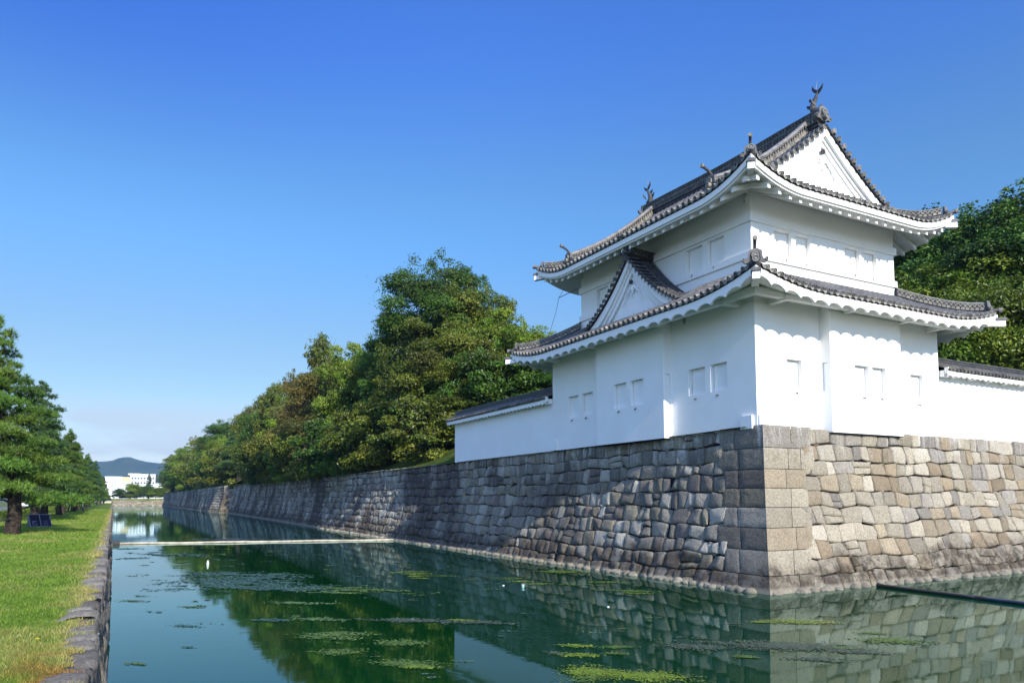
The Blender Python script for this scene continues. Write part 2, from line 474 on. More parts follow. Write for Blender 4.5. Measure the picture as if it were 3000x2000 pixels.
def make_ground():
    gm = simple('ground_soil', (0.13, 0.15, 0.06), 0.95, 0.1, 0.4, 0.3)
    b = MB()
    b.add([(-6000, -400, 1.74), (-7.6, -400, 1.74), (-7.6, 7000, 1.74), (-6000, 7000, 1.74)], [(0, 1, 2, 3)])
    b.add([(-7.6, 486, 4.2), (6000, 486, 4.2), (6000, 7000, 4.2), (-7.6, 7000, 4.2)], [(0, 1, 2, 3)])
    b.add([(-7.6, -400, 1.74), (6000, -400, 1.74), (6000, -7, 1.74), (-7.6, -7, 1.74)], [(0, 1, 2, 3)])
    tag(b.build('ground', gm), kind='structure')
    # lawn strip on the left bank
    lm, n, bs, o = newmat('lawn_ground')
    c = mixc(n, 1.0, tint_attr(n), mixc(n, rng_map(n, noise(n, 14, 5), .3, .7), (0.55, 0.55, 0.5), (0.95, 0.95, 0.9)), 'MULTIPLY')
    n.links.new(c, bs.inputs['Base Color']); bs.inputs['Roughness'].default_value = 0.95
    bs.inputs['Specular IOR Level'].default_value = 0.1
    bump(n, bs, noise(n, 40, 3), 0.8, 0.04)
    b = MB()
    for y0, y1, dy in ((-7, 5, 1.0), (5, 40, 0.12), (40, 120, 0.6), (120, 486, 4)):
        ys = np.arange(y0, y1 + dy * .5, dy); ys[-1] = y1
        xs = np.linspace(0, 1, 60 if dy < .5 else 24) ** 0.8
        e = bank_edge(ys)[:, None]
        X = -7.6 + (e + 7.6) * xs[None]
        Y = np.repeat(ys[:, None], len(xs), 1)
        Z = 1.79 + 0.018 * np.sin(X * 2.1 + Y) + 0.014 * np.sin(Y * 2.7 - X * 3)
        Z[:, -1] -= 0.05
        b.grid(np.stack([X, Y, Z], -1), tint=grass_color(X, Y).reshape(-1, 3))
    tag(b.build('lawn', lm, smooth=True), kind='structure')
    # road beyond the pines
    rm = simple('asphalt', (0.16, 0.16, 0.165), 0.85, 0.3, 0.15, 0.8, 0.2)
    b = MB(); b.box(-24, -10.2, -60, 560, 1.5, 1.76)
    tag(b.build('road', rm), kind='structure')
    km = simple('kerb_concrete', (0.42, 0.41, 0.39), 0.85, 0.2, 0.12, 2)
    b = MB(); b.box(-10.2, -9.95, -60, 560, 1.5, 1.89)
    tag(b.build('kerb', km), kind='structure')
    wm = simple('road_paint', (0.75, 0.75, 0.72), 0.7, 0.2, 0.1)
    b = MB()
    for k in range(48):
        b.box(-17.1, -16.95, -20 + k * 12, -14 + k * 12, 1.75, 1.766)
    b.box(-10.7, -10.55, -60, 560, 1.75, 1.766)
    b.box(-23.6, -23.45, -60, 560, 1.75, 1.766)
    tag(b.build('road_marking', wm), kind='structure')
    # water
    m, n, bs, o = newmat('moat_water')
    n.nodes.remove(bs)
    bs = N(n, 'ShaderNodeBsdfDiffuse'); bs.inputs['Color'].default_value = (0.002, 0.034, 0.007, 1)
    gl_ = N(n, 'ShaderNodeBsdfGlossy'); gl_.inputs['Roughness'].default_value = 0.03
    gl_.inputs['Color'].default_value = (0.74, 0.93, 0.95, 1)
    fr_ = N(n, 'ShaderNodeFresnel'); fr_.inputs['IOR'].default_value = 1.48
    ms_ = N(n, 'ShaderNodeMixShader')
    n.links.new(fr_.outputs[0], ms_.inputs[0]); n.links.new(bs.outputs[0], ms_.inputs[1]); n.links.new(gl_.outputs[0], ms_.inputs[2])
    n.links.new(ms_.outputs[0], o.inputs[0])
    pos = N(n, 'ShaderNodeNewGeometry').outputs['Position']
    h1 = noise(n, 1.0, 4, 0.55, stretch=(0.55, 0.9, 1))
    h2 = noise(n, 5.0, 3, 0.5)
    h = math_(n, 'ADD', math_(n, 'MULTIPLY', h1, 0.9), math_(n, 'MULTIPLY', h2, 0.09))
    calm = rng_map(n, noise(n, 0.07, 3), 0.35, 0.7, 0.25, 1.0)
    h = math_(n, 'MULTIPLY', h, calm)
    for (cx, cy, rr, amp) in RIPPLES:
        v = N(n, 'ShaderNodeVectorMath', operation='DISTANCE')
        n.links.new(pos, v.inputs[0]); v.inputs[1].default_value = (cx, cy, 0)
        wv = math_(n, 'SINE', math_(n, 'MULTIPLY', v.outputs['Value'], 30.0 / rr), 0)
        fo = rng_map(n, v.outputs['Value'], rr, rr * 0.3)
        fi = rng_map(n, v.outputs['Value'], 0.0, rr * 0.25)
        h = math_(n, 'ADD', h, math_(n, 'MULTIPLY', math_(n, 'MULTIPLY', wv, fo), math_(n, 'MULTIPLY', fi, amp)))
    bump(n, gl_, h, 0.018, 0.25)
    n.links.new(gl_.inputs['Normal'].links[0].from_socket, fr_.inputs['Normal'])
    b = MB()
    b.add([(-0.6, -7.2, 0), (140, -7.2, 0), (140, 486, 0), (-0.6, 486, 0)], [(0, 1, 2, 3)])
    tag(b.build('water', m), kind='structure')

RIPPLES = [(9.9, 16.4, 1.6, 0.30), (4.5, 45, 3.0, 0.25)]
make_ground()

# embankment behind the moat walls
def make_embankment():
    m, n, bs, o = newmat('embankment_grass')
    c = mixc(n, rng_map(n, noise(n, 0.5, 5), .35, .65), (0.055, 0.10, 0.016), (0.13, 0.16, 0.035))
    c = mixc(n, rng_map(n, noise(n, 9, 4), .3, .7), c, mixc(n, 1.0, c, (0.5, 0.55, 0.4), 'MULTIPLY'))
    n.links.new(c, bs.inputs['Base Color']); bs.inputs['Roughness'].default_value = 0.95
    bs.inputs['Specular IOR Level'].default_value = 0.1
    bump(n, bs, noise(n, 12, 5), 1.0, 0.15)
    b = MB()
    off = np.array([-0.35, .5, 1.5, 3, 5, 8, 11, 15, 30, 80, 400.0])
    hh = np.array([-.12, 0.0, .35, 1.0, 2.1, 3.4, 4.0, 4.2, 4.2, 4.2, 4.2])
    ys = np.concatenate([np.arange(21.6, 208.6, 3.0), [209.5]])
    k = np.clip((ys - 49) / 8, 0, 1)[:, None]
    z0 = np.interp(ys, TOP_Y, TOP_Z)[:, None]
    X = wx(ys)[:, None] + 1.75 + off[None] + 0.0
    Z = z0 + hh[None] * (0.05 + .95 * k) + 0.12 * np.sin(X * .9) * np.sin(ys[:, None] * .5) * (off[None] > .6) * k
    b.grid(np.stack([X, np.repeat(ys[:, None], len(off), 1), Z], -1))
    ys = np.concatenate([np.arange(211.4, 480, 6.0), [486]])
    z0 = np.interp(ys, TOP_Y, TOP_Z)[:, None]
    X = FAR_X0 + 1.75 + off[None] + 0 * ys[:, None]
    Z = z0 + hh[None] + 0.1 * np.sin(X * .9) * np.sin(ys[:, None] * .5) * (off[None] > .6)
    b.grid(np.stack([X, np.repeat(ys[:, None], len(off), 1), Z], -1))
    b.add([(26.9, 208, 7.1), (30, 208, 7.6), (30, 213, 7.7), (26.4, 213, 7.2)], [(0, 1, 2, 3)])
    tag(b.build('embankment', m, smooth=True), kind='structure')
make_embankment()

# ------------------------------------------------------------------ stone walls
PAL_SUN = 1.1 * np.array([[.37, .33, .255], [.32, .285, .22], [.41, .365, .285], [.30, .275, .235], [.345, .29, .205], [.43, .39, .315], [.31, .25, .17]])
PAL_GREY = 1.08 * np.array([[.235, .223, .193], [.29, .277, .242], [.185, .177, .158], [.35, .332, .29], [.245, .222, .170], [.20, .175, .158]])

def stone(b, P, Nn, q, n, bulge, rg, tint, round_=0.10, gap=0.012):
    """one stone: q = 4 corner (s,t) ccw from low-left; P(s,t)->(...,3) points, Nn(s,t)->normals"""
    g = np.concatenate([[-1, -.95], np.linspace(-.84, .84, n - 4), [.95, 1]]) if n >= 6 else np.linspace(-1, 1, n)
    U, V = np.meshgrid(g, g, indexing='ij')
    ku, kv = rg.uniform(.4, 1.6, 2) * round_
    u = U * (1 - ku * V * V * .5 * np.abs(V)); v = V * (1 - kv * U * U * .5 * np.abs(U))
    a, c = (u + 1) / 2, (v + 1) / 2
    q = np.asarray(q, float)
    ct = q.mean(0)
    sz = np.ptp(q, axis=0)
    q = ct + (q - ct) * (1 - 2 * gap / np.maximum(sz, .1) * rg.uniform(.6, 1.3))
    S = (q[0, 0] * (1 - a) + q[1, 0] * a) * (1 - c) + (q[3, 0] * (1 - a) + q[2, 0] * a) * c
    T = (q[0, 1] * (1 - a) + q[1, 1] * a) * (1 - c) + (q[3, 1] * (1 - a) + q[2, 1] * a) * c
    edge = np.maximum(np.abs(U), np.abs(V))
    prof = 1 - np.clip((edge - .5) / .5, 0, 1) ** 2.6
    tilt = rg.normal(0, .024, 2)
    off = bulge * (prof - .25) + rg.normal(0, .013, U.shape) * (edge < .99) + tilt[0] * U + tilt[1] * V + rg.normal(0, .016)
    for _ in range(2):                      # split faces: flat chips off the rounded block
        c0, (a_, b_) = rg.uniform(.25, .8) * bulge, rg.normal(0, bulge * .55, 2)
        off = np.minimum(off, c0 + a_ * U + b_ * V + rg.normal(0, .006, U.shape))
    off = np.where(edge > .99, off - .09, off)
    pts = P(S, T) + Nn(S, T) * off[..., None]
    b.grid(pts, tint=tint)

def courses(b, P, Nn, s0, s1, H, rows, rg, pal, wmean, n=6, bulge=.07, lean=.08, skip=None, wob=.09, jit=.16):
    """fill s0..s1 by rows of irregular stones; H(s) is the slope length at s"""
    ph = rg.uniform(0, 6, (rows + 1, 4))
    def bound(i, s):
        f = i / rows
        f = f + (0 if i in (0, rows) else wob / rows * (1.2 * math.sin(s * .55 + ph[i, 0]) + .8 * math.sin(s * 1.31 + ph[i, 1]) + .9 * math.sin(s * 2.9 + ph[i, 2])))
        return f * H(s)
    for i in range(rows):
        s = s0
        sp = s0; spt = s0
        while s < s1 - .05:
            wd = wmean * rg.uniform(.55, 1.5)
            e = s + wd
            if s1 - e < wmean * .5:
                e = s1
            et = e + (0 if e == s1 else rg.normal(0, lean))
            if skip is None or not skip(s, e, i / rows):
                jj = lambda: rg.normal(0, jit * .08)
                q = [(s, bound(i, s) + jj()), (e, bound(i, e) + jj()), (et, bound(i + 1, et) + jj()), (spt, bound(i + 1, spt) + jj())]
                tcol = pal[rg.integers(len(pal))] * rg.uniform(.78, 1.18)
                stone(b, P, Nn, q, n, bulge * rg.uniform(.7, 1.3), rg, tcol)
            s = e; spt = et

BAT = 1.6
def batter(f):   # f 0 (base) .. 1 (top): inward offset, concave
    return BAT * (1.85 * f - 0.85 * f * f)

def wall_left():
    rg = np.random.default_rng(3)
    def P(s, t):
        z0 = np.interp(s, TOP_Y, TOP_Z)
        f = t / z0
        return np.stack([wx(s) + batter(f), s, t], -1)
    def Nn(s, t):
        z0 = np.interp(s, TOP_Y, TOP_Z)
        d = BAT * (1.85 - 1.7 * t / z0) / z0
        nrm = np.stack([-np.ones_like(d), np.zeros_like(d), d], -1)
        return nrm / np.linalg.norm(nrm, axis=-1)[..., None]
    return P, Nn

def wall_right():
    def P(s, t):
        f = t / 6.44
        return np.stack([s, 19.23 + batter(f), t], -1)
    def Nn(s, t):
        d = BAT * (1.85 - 1.7 * t / 6.44) / 6.44
        nrm = np.stack([np.zeros_like(d), -np.ones_like(d), d], -1)
        return nrm / np.linalg.norm(nrm, axis=-1)[..., None]
    return P, Nn

def make_moat_wall():
    rg = np.random.default_rng(7)
    b = MB()
    P, Nn = wall_left()
    Hz = lambda s: float(np.interp(s, TOP_Y, TOP_Z))
    # quoins: alternating long / short corner stones
    qz = np.array([-.15, .62, 1.52, 2.36, 3.14, 3.90, 4.66, 5.52, 6.44])
    def corner_s(t):
        return batter(np.asarray(t) / 6.44)
    QL = []
    for i in range(8):
        long_left = i % 2 == 0
        QL.append((2.5 if long_left else 1.45, 1.5 if long_left else 2.6))
    def qskip(left):
        def f(s, e, fr):
            return False
        return f
    Pr, Nr = wall_right()
    base_l, base_r = 19.23, 21.04
    for i in range(8):
        z0, z1 = qz[i], qz[i + 1]
        ll, lr = QL[i]
        ll *= rg.uniform(.9, 1.1); lr *= rg.uniform(.9, 1.1)
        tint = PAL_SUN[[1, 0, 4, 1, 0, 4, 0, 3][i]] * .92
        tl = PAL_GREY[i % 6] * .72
        # the corner block: shared front edge, one side on each face
        for (PP, NN, base, ln, tt, left) in ((P, Nn, base_l, ll, tl, True), (Pr, Nr, base_r, lr, tint, False)):
            cuts = [0, ln] if ln < 2 else [0, ln * rg.uniform(.5, .62), ln]
            while cuts[-1] < 2.2:
                cuts.append(cuts[-1] + rg.uniform(.7, 1.05))
            for j in range(len(cuts) - 1):
                n = 9
                g = np.linspace(0, 1, n)
                A, Cc = np.meshgrid(g, g, indexing='ij')
                T = z0 + (z1 - z0) * Cc
                st = base + corner_s(T)
                g1 = .012
                lo = cuts[j] + (g1 if j else 0); hi = cuts[j + 1] - g1
                S = st * 1.0 + lo + (hi - lo) * A - (0 if j == 0 else 0)
                zz = T + (np.where(Cc < .5, g1, -g1))
                m_ = np.minimum(np.minimum(np.where(j == 0, 1, A * (hi - lo)), (1 - A) * (hi - lo)), np.minimum(Cc, 1 - Cc) * (z1 - z0))
                off = np.where(m_ < .005, -.035, 0) + rg.normal(0, .006, T.shape) * (A > 0) + .03
                nn = NN(S, zz)
                if j == 0:
                    other = np.array([0, -1, 0]) if left else np.array([-1, 0, 0])
                    k0 = (A < 1e-6)[..., None]
                    off2 = np.where(np.minimum(Cc, 1 - Cc) < 1e-6, -.0, .03)[..., None]
                    pts = PP(S, zz) + np.where(k0, nn * .03 + other * .03, nn * off[..., None])
                else:
                    pts = PP(S, zz) + nn * off[..., None]
                b.grid(pts, tint=tt * rg.uniform(.88, 1.12))
    # ordinary courses beside the quoins, per course band so that they butt to the quoins
    def lstart(t_mid, left):
        i = int(np.clip(np.searchsorted(qz, t_mid) - 1, 0, 7))
        return (QL[i][0] if left else QL[i][1])
    def fill(PP, NN, base, s_end, pal, left, wm, n, rows=10, s_near=None, Hf=None, seed=1, bulge=.07):
        r2 = np.random.default_rng(seed)
        ph = r2.uniform(0, 6, (rows + 1, 4))
        H = Hf
        def bound(i, s):
            f = i / rows
            if i not in (0, rows):
                f += .085 / rows * (1.1 * math.sin(s * .35 + ph[i, 0]) + .9 * math.sin(s * 1.1 + ph[i, 1]) + .9 * math.sin(s * 2.7 + ph[i, 2]))
            return f * (H(s) + .12) - .12
        for i in range(rows):
            tm = (i + .5) / rows * 6.44
            if s_near is None:
                s = base + float(corner_s(tm)) + 2.15 + r2.uniform(-.1, .1)
            else:
                s = s_near
            spt = s
            while s < s_end - .05:
                wd = wm * r2.uniform(.5, 1.45)
                e = s + wd
                if s_end - e < wm * .5: e = s_end
                et = e + (0 if e == s_end else r2.normal(0, .09))
                k = lambda: r2.normal(0, .02)
                q = [(s, bound(i, s) + k()), (e, bound(i, e) + k()), (et, bound(i + 1, et) + k()), (spt, bound(i + 1, spt) + k())]
                tcol = pal[r2.integers(len(pal))] * r2.uniform(.75, 1.2)
                if r2.random() < .05 and (q[2][1] - q[1][1]) > .5:      # a split stone
                    f = r2.uniform(.4, .6)
                    ml = (q[0][0] * (1 - f) + q[3][0] * f, q[0][1] * (1 - f) + q[3][1] * f)
                    mr = (q[1][0] * (1 - f) + q[2][0] * f, q[1][1] * (1 - f) + q[2][1] * f + r2.normal(0, .04))
                    stone(b, PP, NN, [q[0], q[1], mr, ml], n, bulge, r2, tcol)
                    stone(b, PP, NN, [ml, mr, q[2], q[3]], n, bulge, r2, tcol * .93)
                else:
                    stone(b, PP, NN, q, n, bulge * r2.uniform(.6, 1.4), r2, tcol)
                if r2.random() < .4 and n > 6:                       # wedge stone in the joint
                    z_ = r2.uniform(.07, .14); x_ = et if r2.random() < .5 else e; y_ = bound(i + 1, x_) - .02
                    if i < rows - 1:
                        stone(b, PP, NN, [(x_ - z_, y_ - z_ * .5), (x_ + z_ * r2.uniform(.3, 1), y_ - z_ * .6), (x_ + z_, y_ + z_ * .6), (x_ - z_ * r2.uniform(.3, 1), y_ + z_ * .5)], 5, .04, r2, tcol * r2.uniform(.7, 1.1))
                s = e; spt = et
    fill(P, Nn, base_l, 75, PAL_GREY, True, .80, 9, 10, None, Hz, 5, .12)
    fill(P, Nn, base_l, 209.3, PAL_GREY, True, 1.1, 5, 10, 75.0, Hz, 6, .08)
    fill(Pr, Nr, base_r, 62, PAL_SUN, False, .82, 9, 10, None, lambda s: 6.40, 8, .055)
    # small foot stones at the water line
    for k in range(260):
        y = 20 + 70 * rg.random() ** 1.4
        x = float(wx(y)) - rg.uniform(-.05, .16)
        foot_rock(b, (x, y, rg.uniform(-.03, .04)), rg.uniform(.15, .3), rg, PAL_GREY[rg.integers(6)] * 1.3)
    for k in range(110):
        x = 21.3 + 26 * rg.random()
        foot_rock(b, (x, 19.2 - rg.uniform(-.06, .10), rg.uniform(-.04, .03)), rg.uniform(.15, .32), rg, PAL_SUN[rg.integers(6)])
    # dark backing
    ys = np.linspace(19.3, 209.8, 120); f = np.linspace(0, 1, 9)
    zt = np.interp(ys, TOP_Y, TOP_Z)[:, None] - .06
    Pb = np.stack([wx(ys)[:, None] + batter(f)[None] + .13, np.repeat(ys[:, None], 9, 1) + .1 * (ys[:, None] < 20), zt * f[None] - .15], -1)
    Pb[0, :, 1] = 19.23 + batter(f) + .13
    Pb[1:, :, 1] = np.maximum(Pb[1:, :, 1], 19.23 + batter(f)[None] + .13)
    b.grid(Pb, mi=1)
    xs = np.linspace(21.04, 62.2, 40)
    Pb = np.stack([np.repeat(xs[:, None], 9, 1), np.repeat((19.23 + batter(f) + .13)[None], 40, 0), np.repeat((6.36 * f - .15)[None], 40, 0)], -1)
    Pb[:, :, 0] = np.maximum(Pb[:, :, 0], 21.04 + batter(f)[None] + .13)
    b.grid(Pb, mi=1)
    # flat top ledge under the plaster walls
    b.add([(22.72, 20.95, 6.33), (62, 20.95, 6.33), (62, 24, 6.33), (24.2, 24, 6.33), (24.2, 53, 6.2), (22.72, 53, 6.2)], [(0, 1, 2, 3), (0, 3, 4, 5)], mi=1)
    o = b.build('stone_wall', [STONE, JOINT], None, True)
    tag(o, 'tall grey battered stone moat wall carrying the white corner turret', 'stone wall')

def foot_rock(b, c, r, rg, tint):
    th = np.linspace(0, 2 * PI, 8, endpoint=False); ph = np.linspace(-.3, PI / 2, 4)
    rr = r * rg.uniform(.75, 1.2, (4, 8)); rr[-1] = rr[-1].mean()
    X = c[0] + rr * np.cos(ph)[:, None] * np.cos(th)[None] * .8
    Y = c[1] + rr * np.cos(ph)[:, None] * np.sin(th)[None]
    Z = c[2] + rr * np.sin(ph)[:, None] * .55
    V = np.stack([X, Y, Z], -1).reshape(-1, 3)
    F = [(i * 8 + j, i * 8 + (j + 1) % 8, (i + 1) * 8 + (j + 1) % 8, (i + 1) * 8 + j) for i in range(3) for j in range(8)]
    b.add(V, F, tint=tint)
make_moat_wall()

def make_far_wall():
    b = MB(); rg = np.random.default_rng(19)
    def P(s, t):
        return np.stack([FAR_X0 + .5 * (s - 210) / 270 + batter(t / 7.3) * .85, s, t], -1)
    def Nn(s, t):
        o = np.ones_like(s); return np.stack([-o * .97, 0 * o, .24 * o], -1)
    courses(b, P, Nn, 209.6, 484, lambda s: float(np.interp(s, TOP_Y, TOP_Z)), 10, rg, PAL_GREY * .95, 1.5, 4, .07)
    # end face towards the viewer
    def P2(s, t):
        return np.stack([np.maximum(s, FAR_X0 + batter(t / 7.3) * .85), 209.2 + batter(t / 7.3) * .3, t], -1)
    def N2(s, t):
        o = np.ones_like(s); return np.stack([0 * o, -o * .97, .24 * o], -1)
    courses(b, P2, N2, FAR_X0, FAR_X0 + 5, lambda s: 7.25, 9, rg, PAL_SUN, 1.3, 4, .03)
    ys = np.array([210, 484.0]); f = np.linspace(0, 1, 6)
    zt = np.interp(ys, TOP_Y, TOP_Z)[:, None] - .05
    b.grid(np.stack([FAR_X0 + .5 * (ys[:, None] - 210) / 270 + batter(f)[None] * .85 + .12, np.repeat(ys[:, None], 6, 1), zt * f[None] - .1], -1), mi=1)
    b.grid(np.stack([np.stack([FAR_X0 + batter(f) * .85 + .12, 209.4 + batter(f) * .3, 7.2 * f - .1], -1), np.stack([FAR_X0 + 5 + 0 * f, 209.4 + batter(f) * .3, 7.2 * f - .1], -1)]), mi=1)
    tag(b.build('stone_wall', [STONE, JOINT], None, True), 'distant stretch of stone moat wall that juts forward with a sunlit end face', 'stone wall')
make_far_wall()

def make_bank_wall():
    """low stone revetment of the lawn on the left"""
    b = MB(); rg = np.random.default_rng(23)
    pal = PAL_GREY * .85
    def P(s, t):
        return np.stack([-0.04 - .14 * t / 1.8 + .05 * np.sin(s * 1.3) + .03 * np.sin(s * 3.1 + t), s, t], -1)
    def Nn(s, t):
        o = np.ones_like(s); return np.stack([o, 0 * o, .08 * o], -1)
    for s0, s1, n, wm in ((-6, 5, 4, 1.0), (5, 26, 9, .75), (26, 70, 6, .9), (70, 484, 4, 1.6)):
        courses(b, P, Nn, s0, s1, lambda s: 1.66, 3, rg, pal, wm, n, .07, .1, None, .14, .3)
    # cap stones lying on top
    s = -6.0
    while s < 484:
        ln = rg.uniform(.4, 1.15) if s < 90 else rg.uniform(1.5, 3)
        n = 9 if s < 26 else (6 if s < 60 else 3)
        g = np.linspace(0, 1, n)
        A, Cc = np.meshgrid(g, np.linspace(0, 1, n + 3), indexing='ij')
        z1 = 1.80 + rg.normal(0, .018); x1 = -.17 + rg.normal(0, .035)
        Y = s + .025 + (ln - .05) * A + .04 * (Cc - .5) * rg.normal()
        # cross-section: up the face, round the arris, back over the top
        cs = np.array([(.02, -.34), (.03, -.2), (.035, -.07), (.022, -.018), (-.015, 0), (-.2, .005), (-.32, -.02), (-.5, -.09), (-.8, -.12), (-.97, -.1), (-.98, -.2), (-1, -.3)])
        kk = np.linspace(0, 1, len(cs))
        X = x1 + np.interp(Cc, kk, cs[:, 0]) + rg.normal(0, .011, A.shape)
        Z = z1 + np.interp(Cc, kk, cs[:, 1]) + rg.normal(0, .007, A.shape) + .02 * rg.normal() * (A - .5)
        ed = np.minimum(A, 1 - A) < 1e-6
        Z = np.where(ed, Z - .05, Z); X = np.where(ed, X - .03, X)
        b.grid(np.stack([X, Y, Z], -1), tint=np.array([.165, .155, .140]) * rg.uniform(.7, 1.4))
        s += ln
    b.grid(np.array([[(-.2, -6, -.2), (-.28, -6, 1.70), (-.9, -6, 1.70)], [(-.2, 484, -.2), (-.28, 484, 1.70), (-.9, 484, 1.70)]], float), mi=1)
    tag(b.build('stone_wall', [BANKSTONE, JOINT], None, True), 'low rough stone revetment with cap stones edging the lawn on the left', 'stone wall')
make_bank_wall()

def make_end_wall():
    b = MB(); rg = np.random.default_rng(29)
    def P(s, t):
        return np.stack([s, 482.0 + .5 * t / 3, t], -1)
    def Nn(s, t):
        o = np.ones_like(s); return np.stack([0 * o, -o, .15 * o], -1)
    courses(b, P, Nn, -.5, 27, lambda s: 3.0 + .3 * math.sin(s * .3), 5, rg, PAL_SUN * .9, 1.1, 4, .08)
    b.grid(np.array([[(-1, 482.2, -.2), (-1, 482.7, 3)], [(28, 482.2, -.2), (28, 482.7, 3)]], float), mi=1)
    tag(b.build('stone_wall', [BANKSTONE, JOINT], None, True), 'low pale stone bank closing the far end of the moat', 'stone wall')
    gm = simple('far_bank_grass', (0.14, 0.17, 0.05), 0.95, 0.1, 0.3, 0.4)
    b = MB(); b.grid(np.array([[(-1, 482.5, 2.9), (-1, 484.5, 4.1), (-1, 492, 4.25)], [(30, 482.5, 2.9), (30, 484.5, 4.1), (30, 492, 4.25)]], float))
    tag(b.build('far_bank', gm), kind='structure')
make_end_wall()

# ------------------------------------------------------------------ corner turret
WX0, WX1, WY0, WY1 = 22.69, 35.0, 21.15, 36.8          # lower storey walls
UX0, UX1, UY0, UY1 = 23.94, 33.75, 22.40, 35.55        # upper storey walls
LE = dict(x0=20.84, x1=36.85, y0=19.30, y1=38.62, zb=11.58, A=.62, T=4.0)     # lower eave (board top)
UE = dict(x0=22.0, x1=35.70, y0=20.47, y1=37.48, zb=16.41, A=.85, T=3.2)

def lift(E, a, L, u=0.0):
    t = np.minimum(a, L - a)
    return E['A'] * np.clip(1 - t / E['T'], 0, 1) ** 2 * np.clip(1 - np.asarray(u) / E['T'], 0, 1) ** 2

class Eave:
    """maps (side, a along the eave, u inward) to plan position"""
    def __init__(s, E):
        s.E = E
        s.L = [E['y1'] - E['y0'], E['x1'] - E['x0'], E['y1'] - E['y0'], E['x1'] - E['x0']]
    def xy(s, side, a, u):
        E = s.E
        if side == 0: return E['x0'] + u, E['y0'] + a
        if side == 1: return E['x0'] + a, E['y0'] + u
        if side == 2: return E['x1'] - u, E['y0'] + a
        return E['x0'] + a, E['y1'] - u
    def dirs(s, side):   # along, outward
        return [((0, 1, 0), (-1, 0, 0)), ((1, 0, 0), (0, -1, 0)), ((0, 1, 0), (1, 0, 0)), ((1, 0, 0), (0, 1, 0))][side]
    def zb(s, side, a, u=0.0):
        return s.E['zb'] + lift(s.E, a, s.L[side], u)

def pos(Ev, side, a, u, z):
    x, y = Ev.xy(side, np.asarray(a, float), np.asarray(u, float))
    x, y, z = np.broadcast_arrays(x, y, z)
    return np.stack([x, y, z], -1)

def wall_face(b, O, U, V, W, H, openings, depth, Nrm):
    O, U, V, Nrm = (np.asarray(x, float) for x in (O, U, V, Nrm))
    us = sorted({0, W, *[o[0] for o in openings], *[o[1] for o in openings]})
    vs = sorted({0, H, *[o[2] for o in openings], *[o[3] for o in openings]})
    for i in range(len(us) - 1):
        for j in range(len(vs) - 1):
            cu, cv = (us[i] + us[i + 1]) / 2, (vs[j] + vs[j + 1]) / 2
            if any(o[0] < cu < o[1] and o[2] < cv < o[3] for o in openings):
                continue
            b.add([O + U * us[i] + V * vs[j], O + U * us[i + 1] + V * vs[j], O + U * us[i + 1] + V * vs[j + 1], O + U * us[i] + V * vs[j + 1]], [(0, 1, 2, 3)])
    for (a, c, d, e) in openings:
        q = [O + U * a + V * d, O + U * c + V * d, O + U * c + V * e, O + U * a + V * e]
        for k in range(4):
            p0, p1 = q[k], q[(k + 1) % 4]
            b.add([p0, p1, p1 - Nrm * depth, p0 - Nrm * depth], [(0, 1, 2, 3)])

def window(parent, O, U, V, Nrm, o, depth, gap_first, hook=True):
    """closed white shutter board set back in its opening, dark seam on one side and on top"""
    O, U, V, Nrm = (np.asarray(x, float) for x in (O, U, V, Nrm))
    a, c, d, e = o
    b = MB()
    B0 = O - Nrm * (depth - .004)
    b.add([B0 + U * a + V * d, B0 + U * c + V * d, B0 + U * c + V * e, B0 + U * a + V * e], [(0, 1, 2, 3)], mi=1)
    g = .03
    a2, c2 = (a + g, c - .004) if gap_first else (a + .004, c - g)
    b.obox(O - Nrm * (depth - .01) + U * a2 + V * (d + .003), U * (c2 - a2), V * (e - d - .018), Nrm * .045)
    wo = b.build('window', [PLASTER, DARK], parent)
    if hook:
        b = MB()
        p = O + U * (a * .45 + c * .55) + V * (d - .17)
        b.tube([p - Nrm * .02, p + Nrm * .10, p + Nrm * .12 - V * .09], .022, 6)
        b.tube([p + U * .07 - Nrm * .02, p + U * .07 + Nrm * .05], .02, 6)
        b.build('hook', IRON, wo)
    return wo

turret = thing('corner_turret', 'white two-storey castle turret with grey tiled roofs standing on the stone wall corner', 'turret', (28.8, 29.0, 6.4))

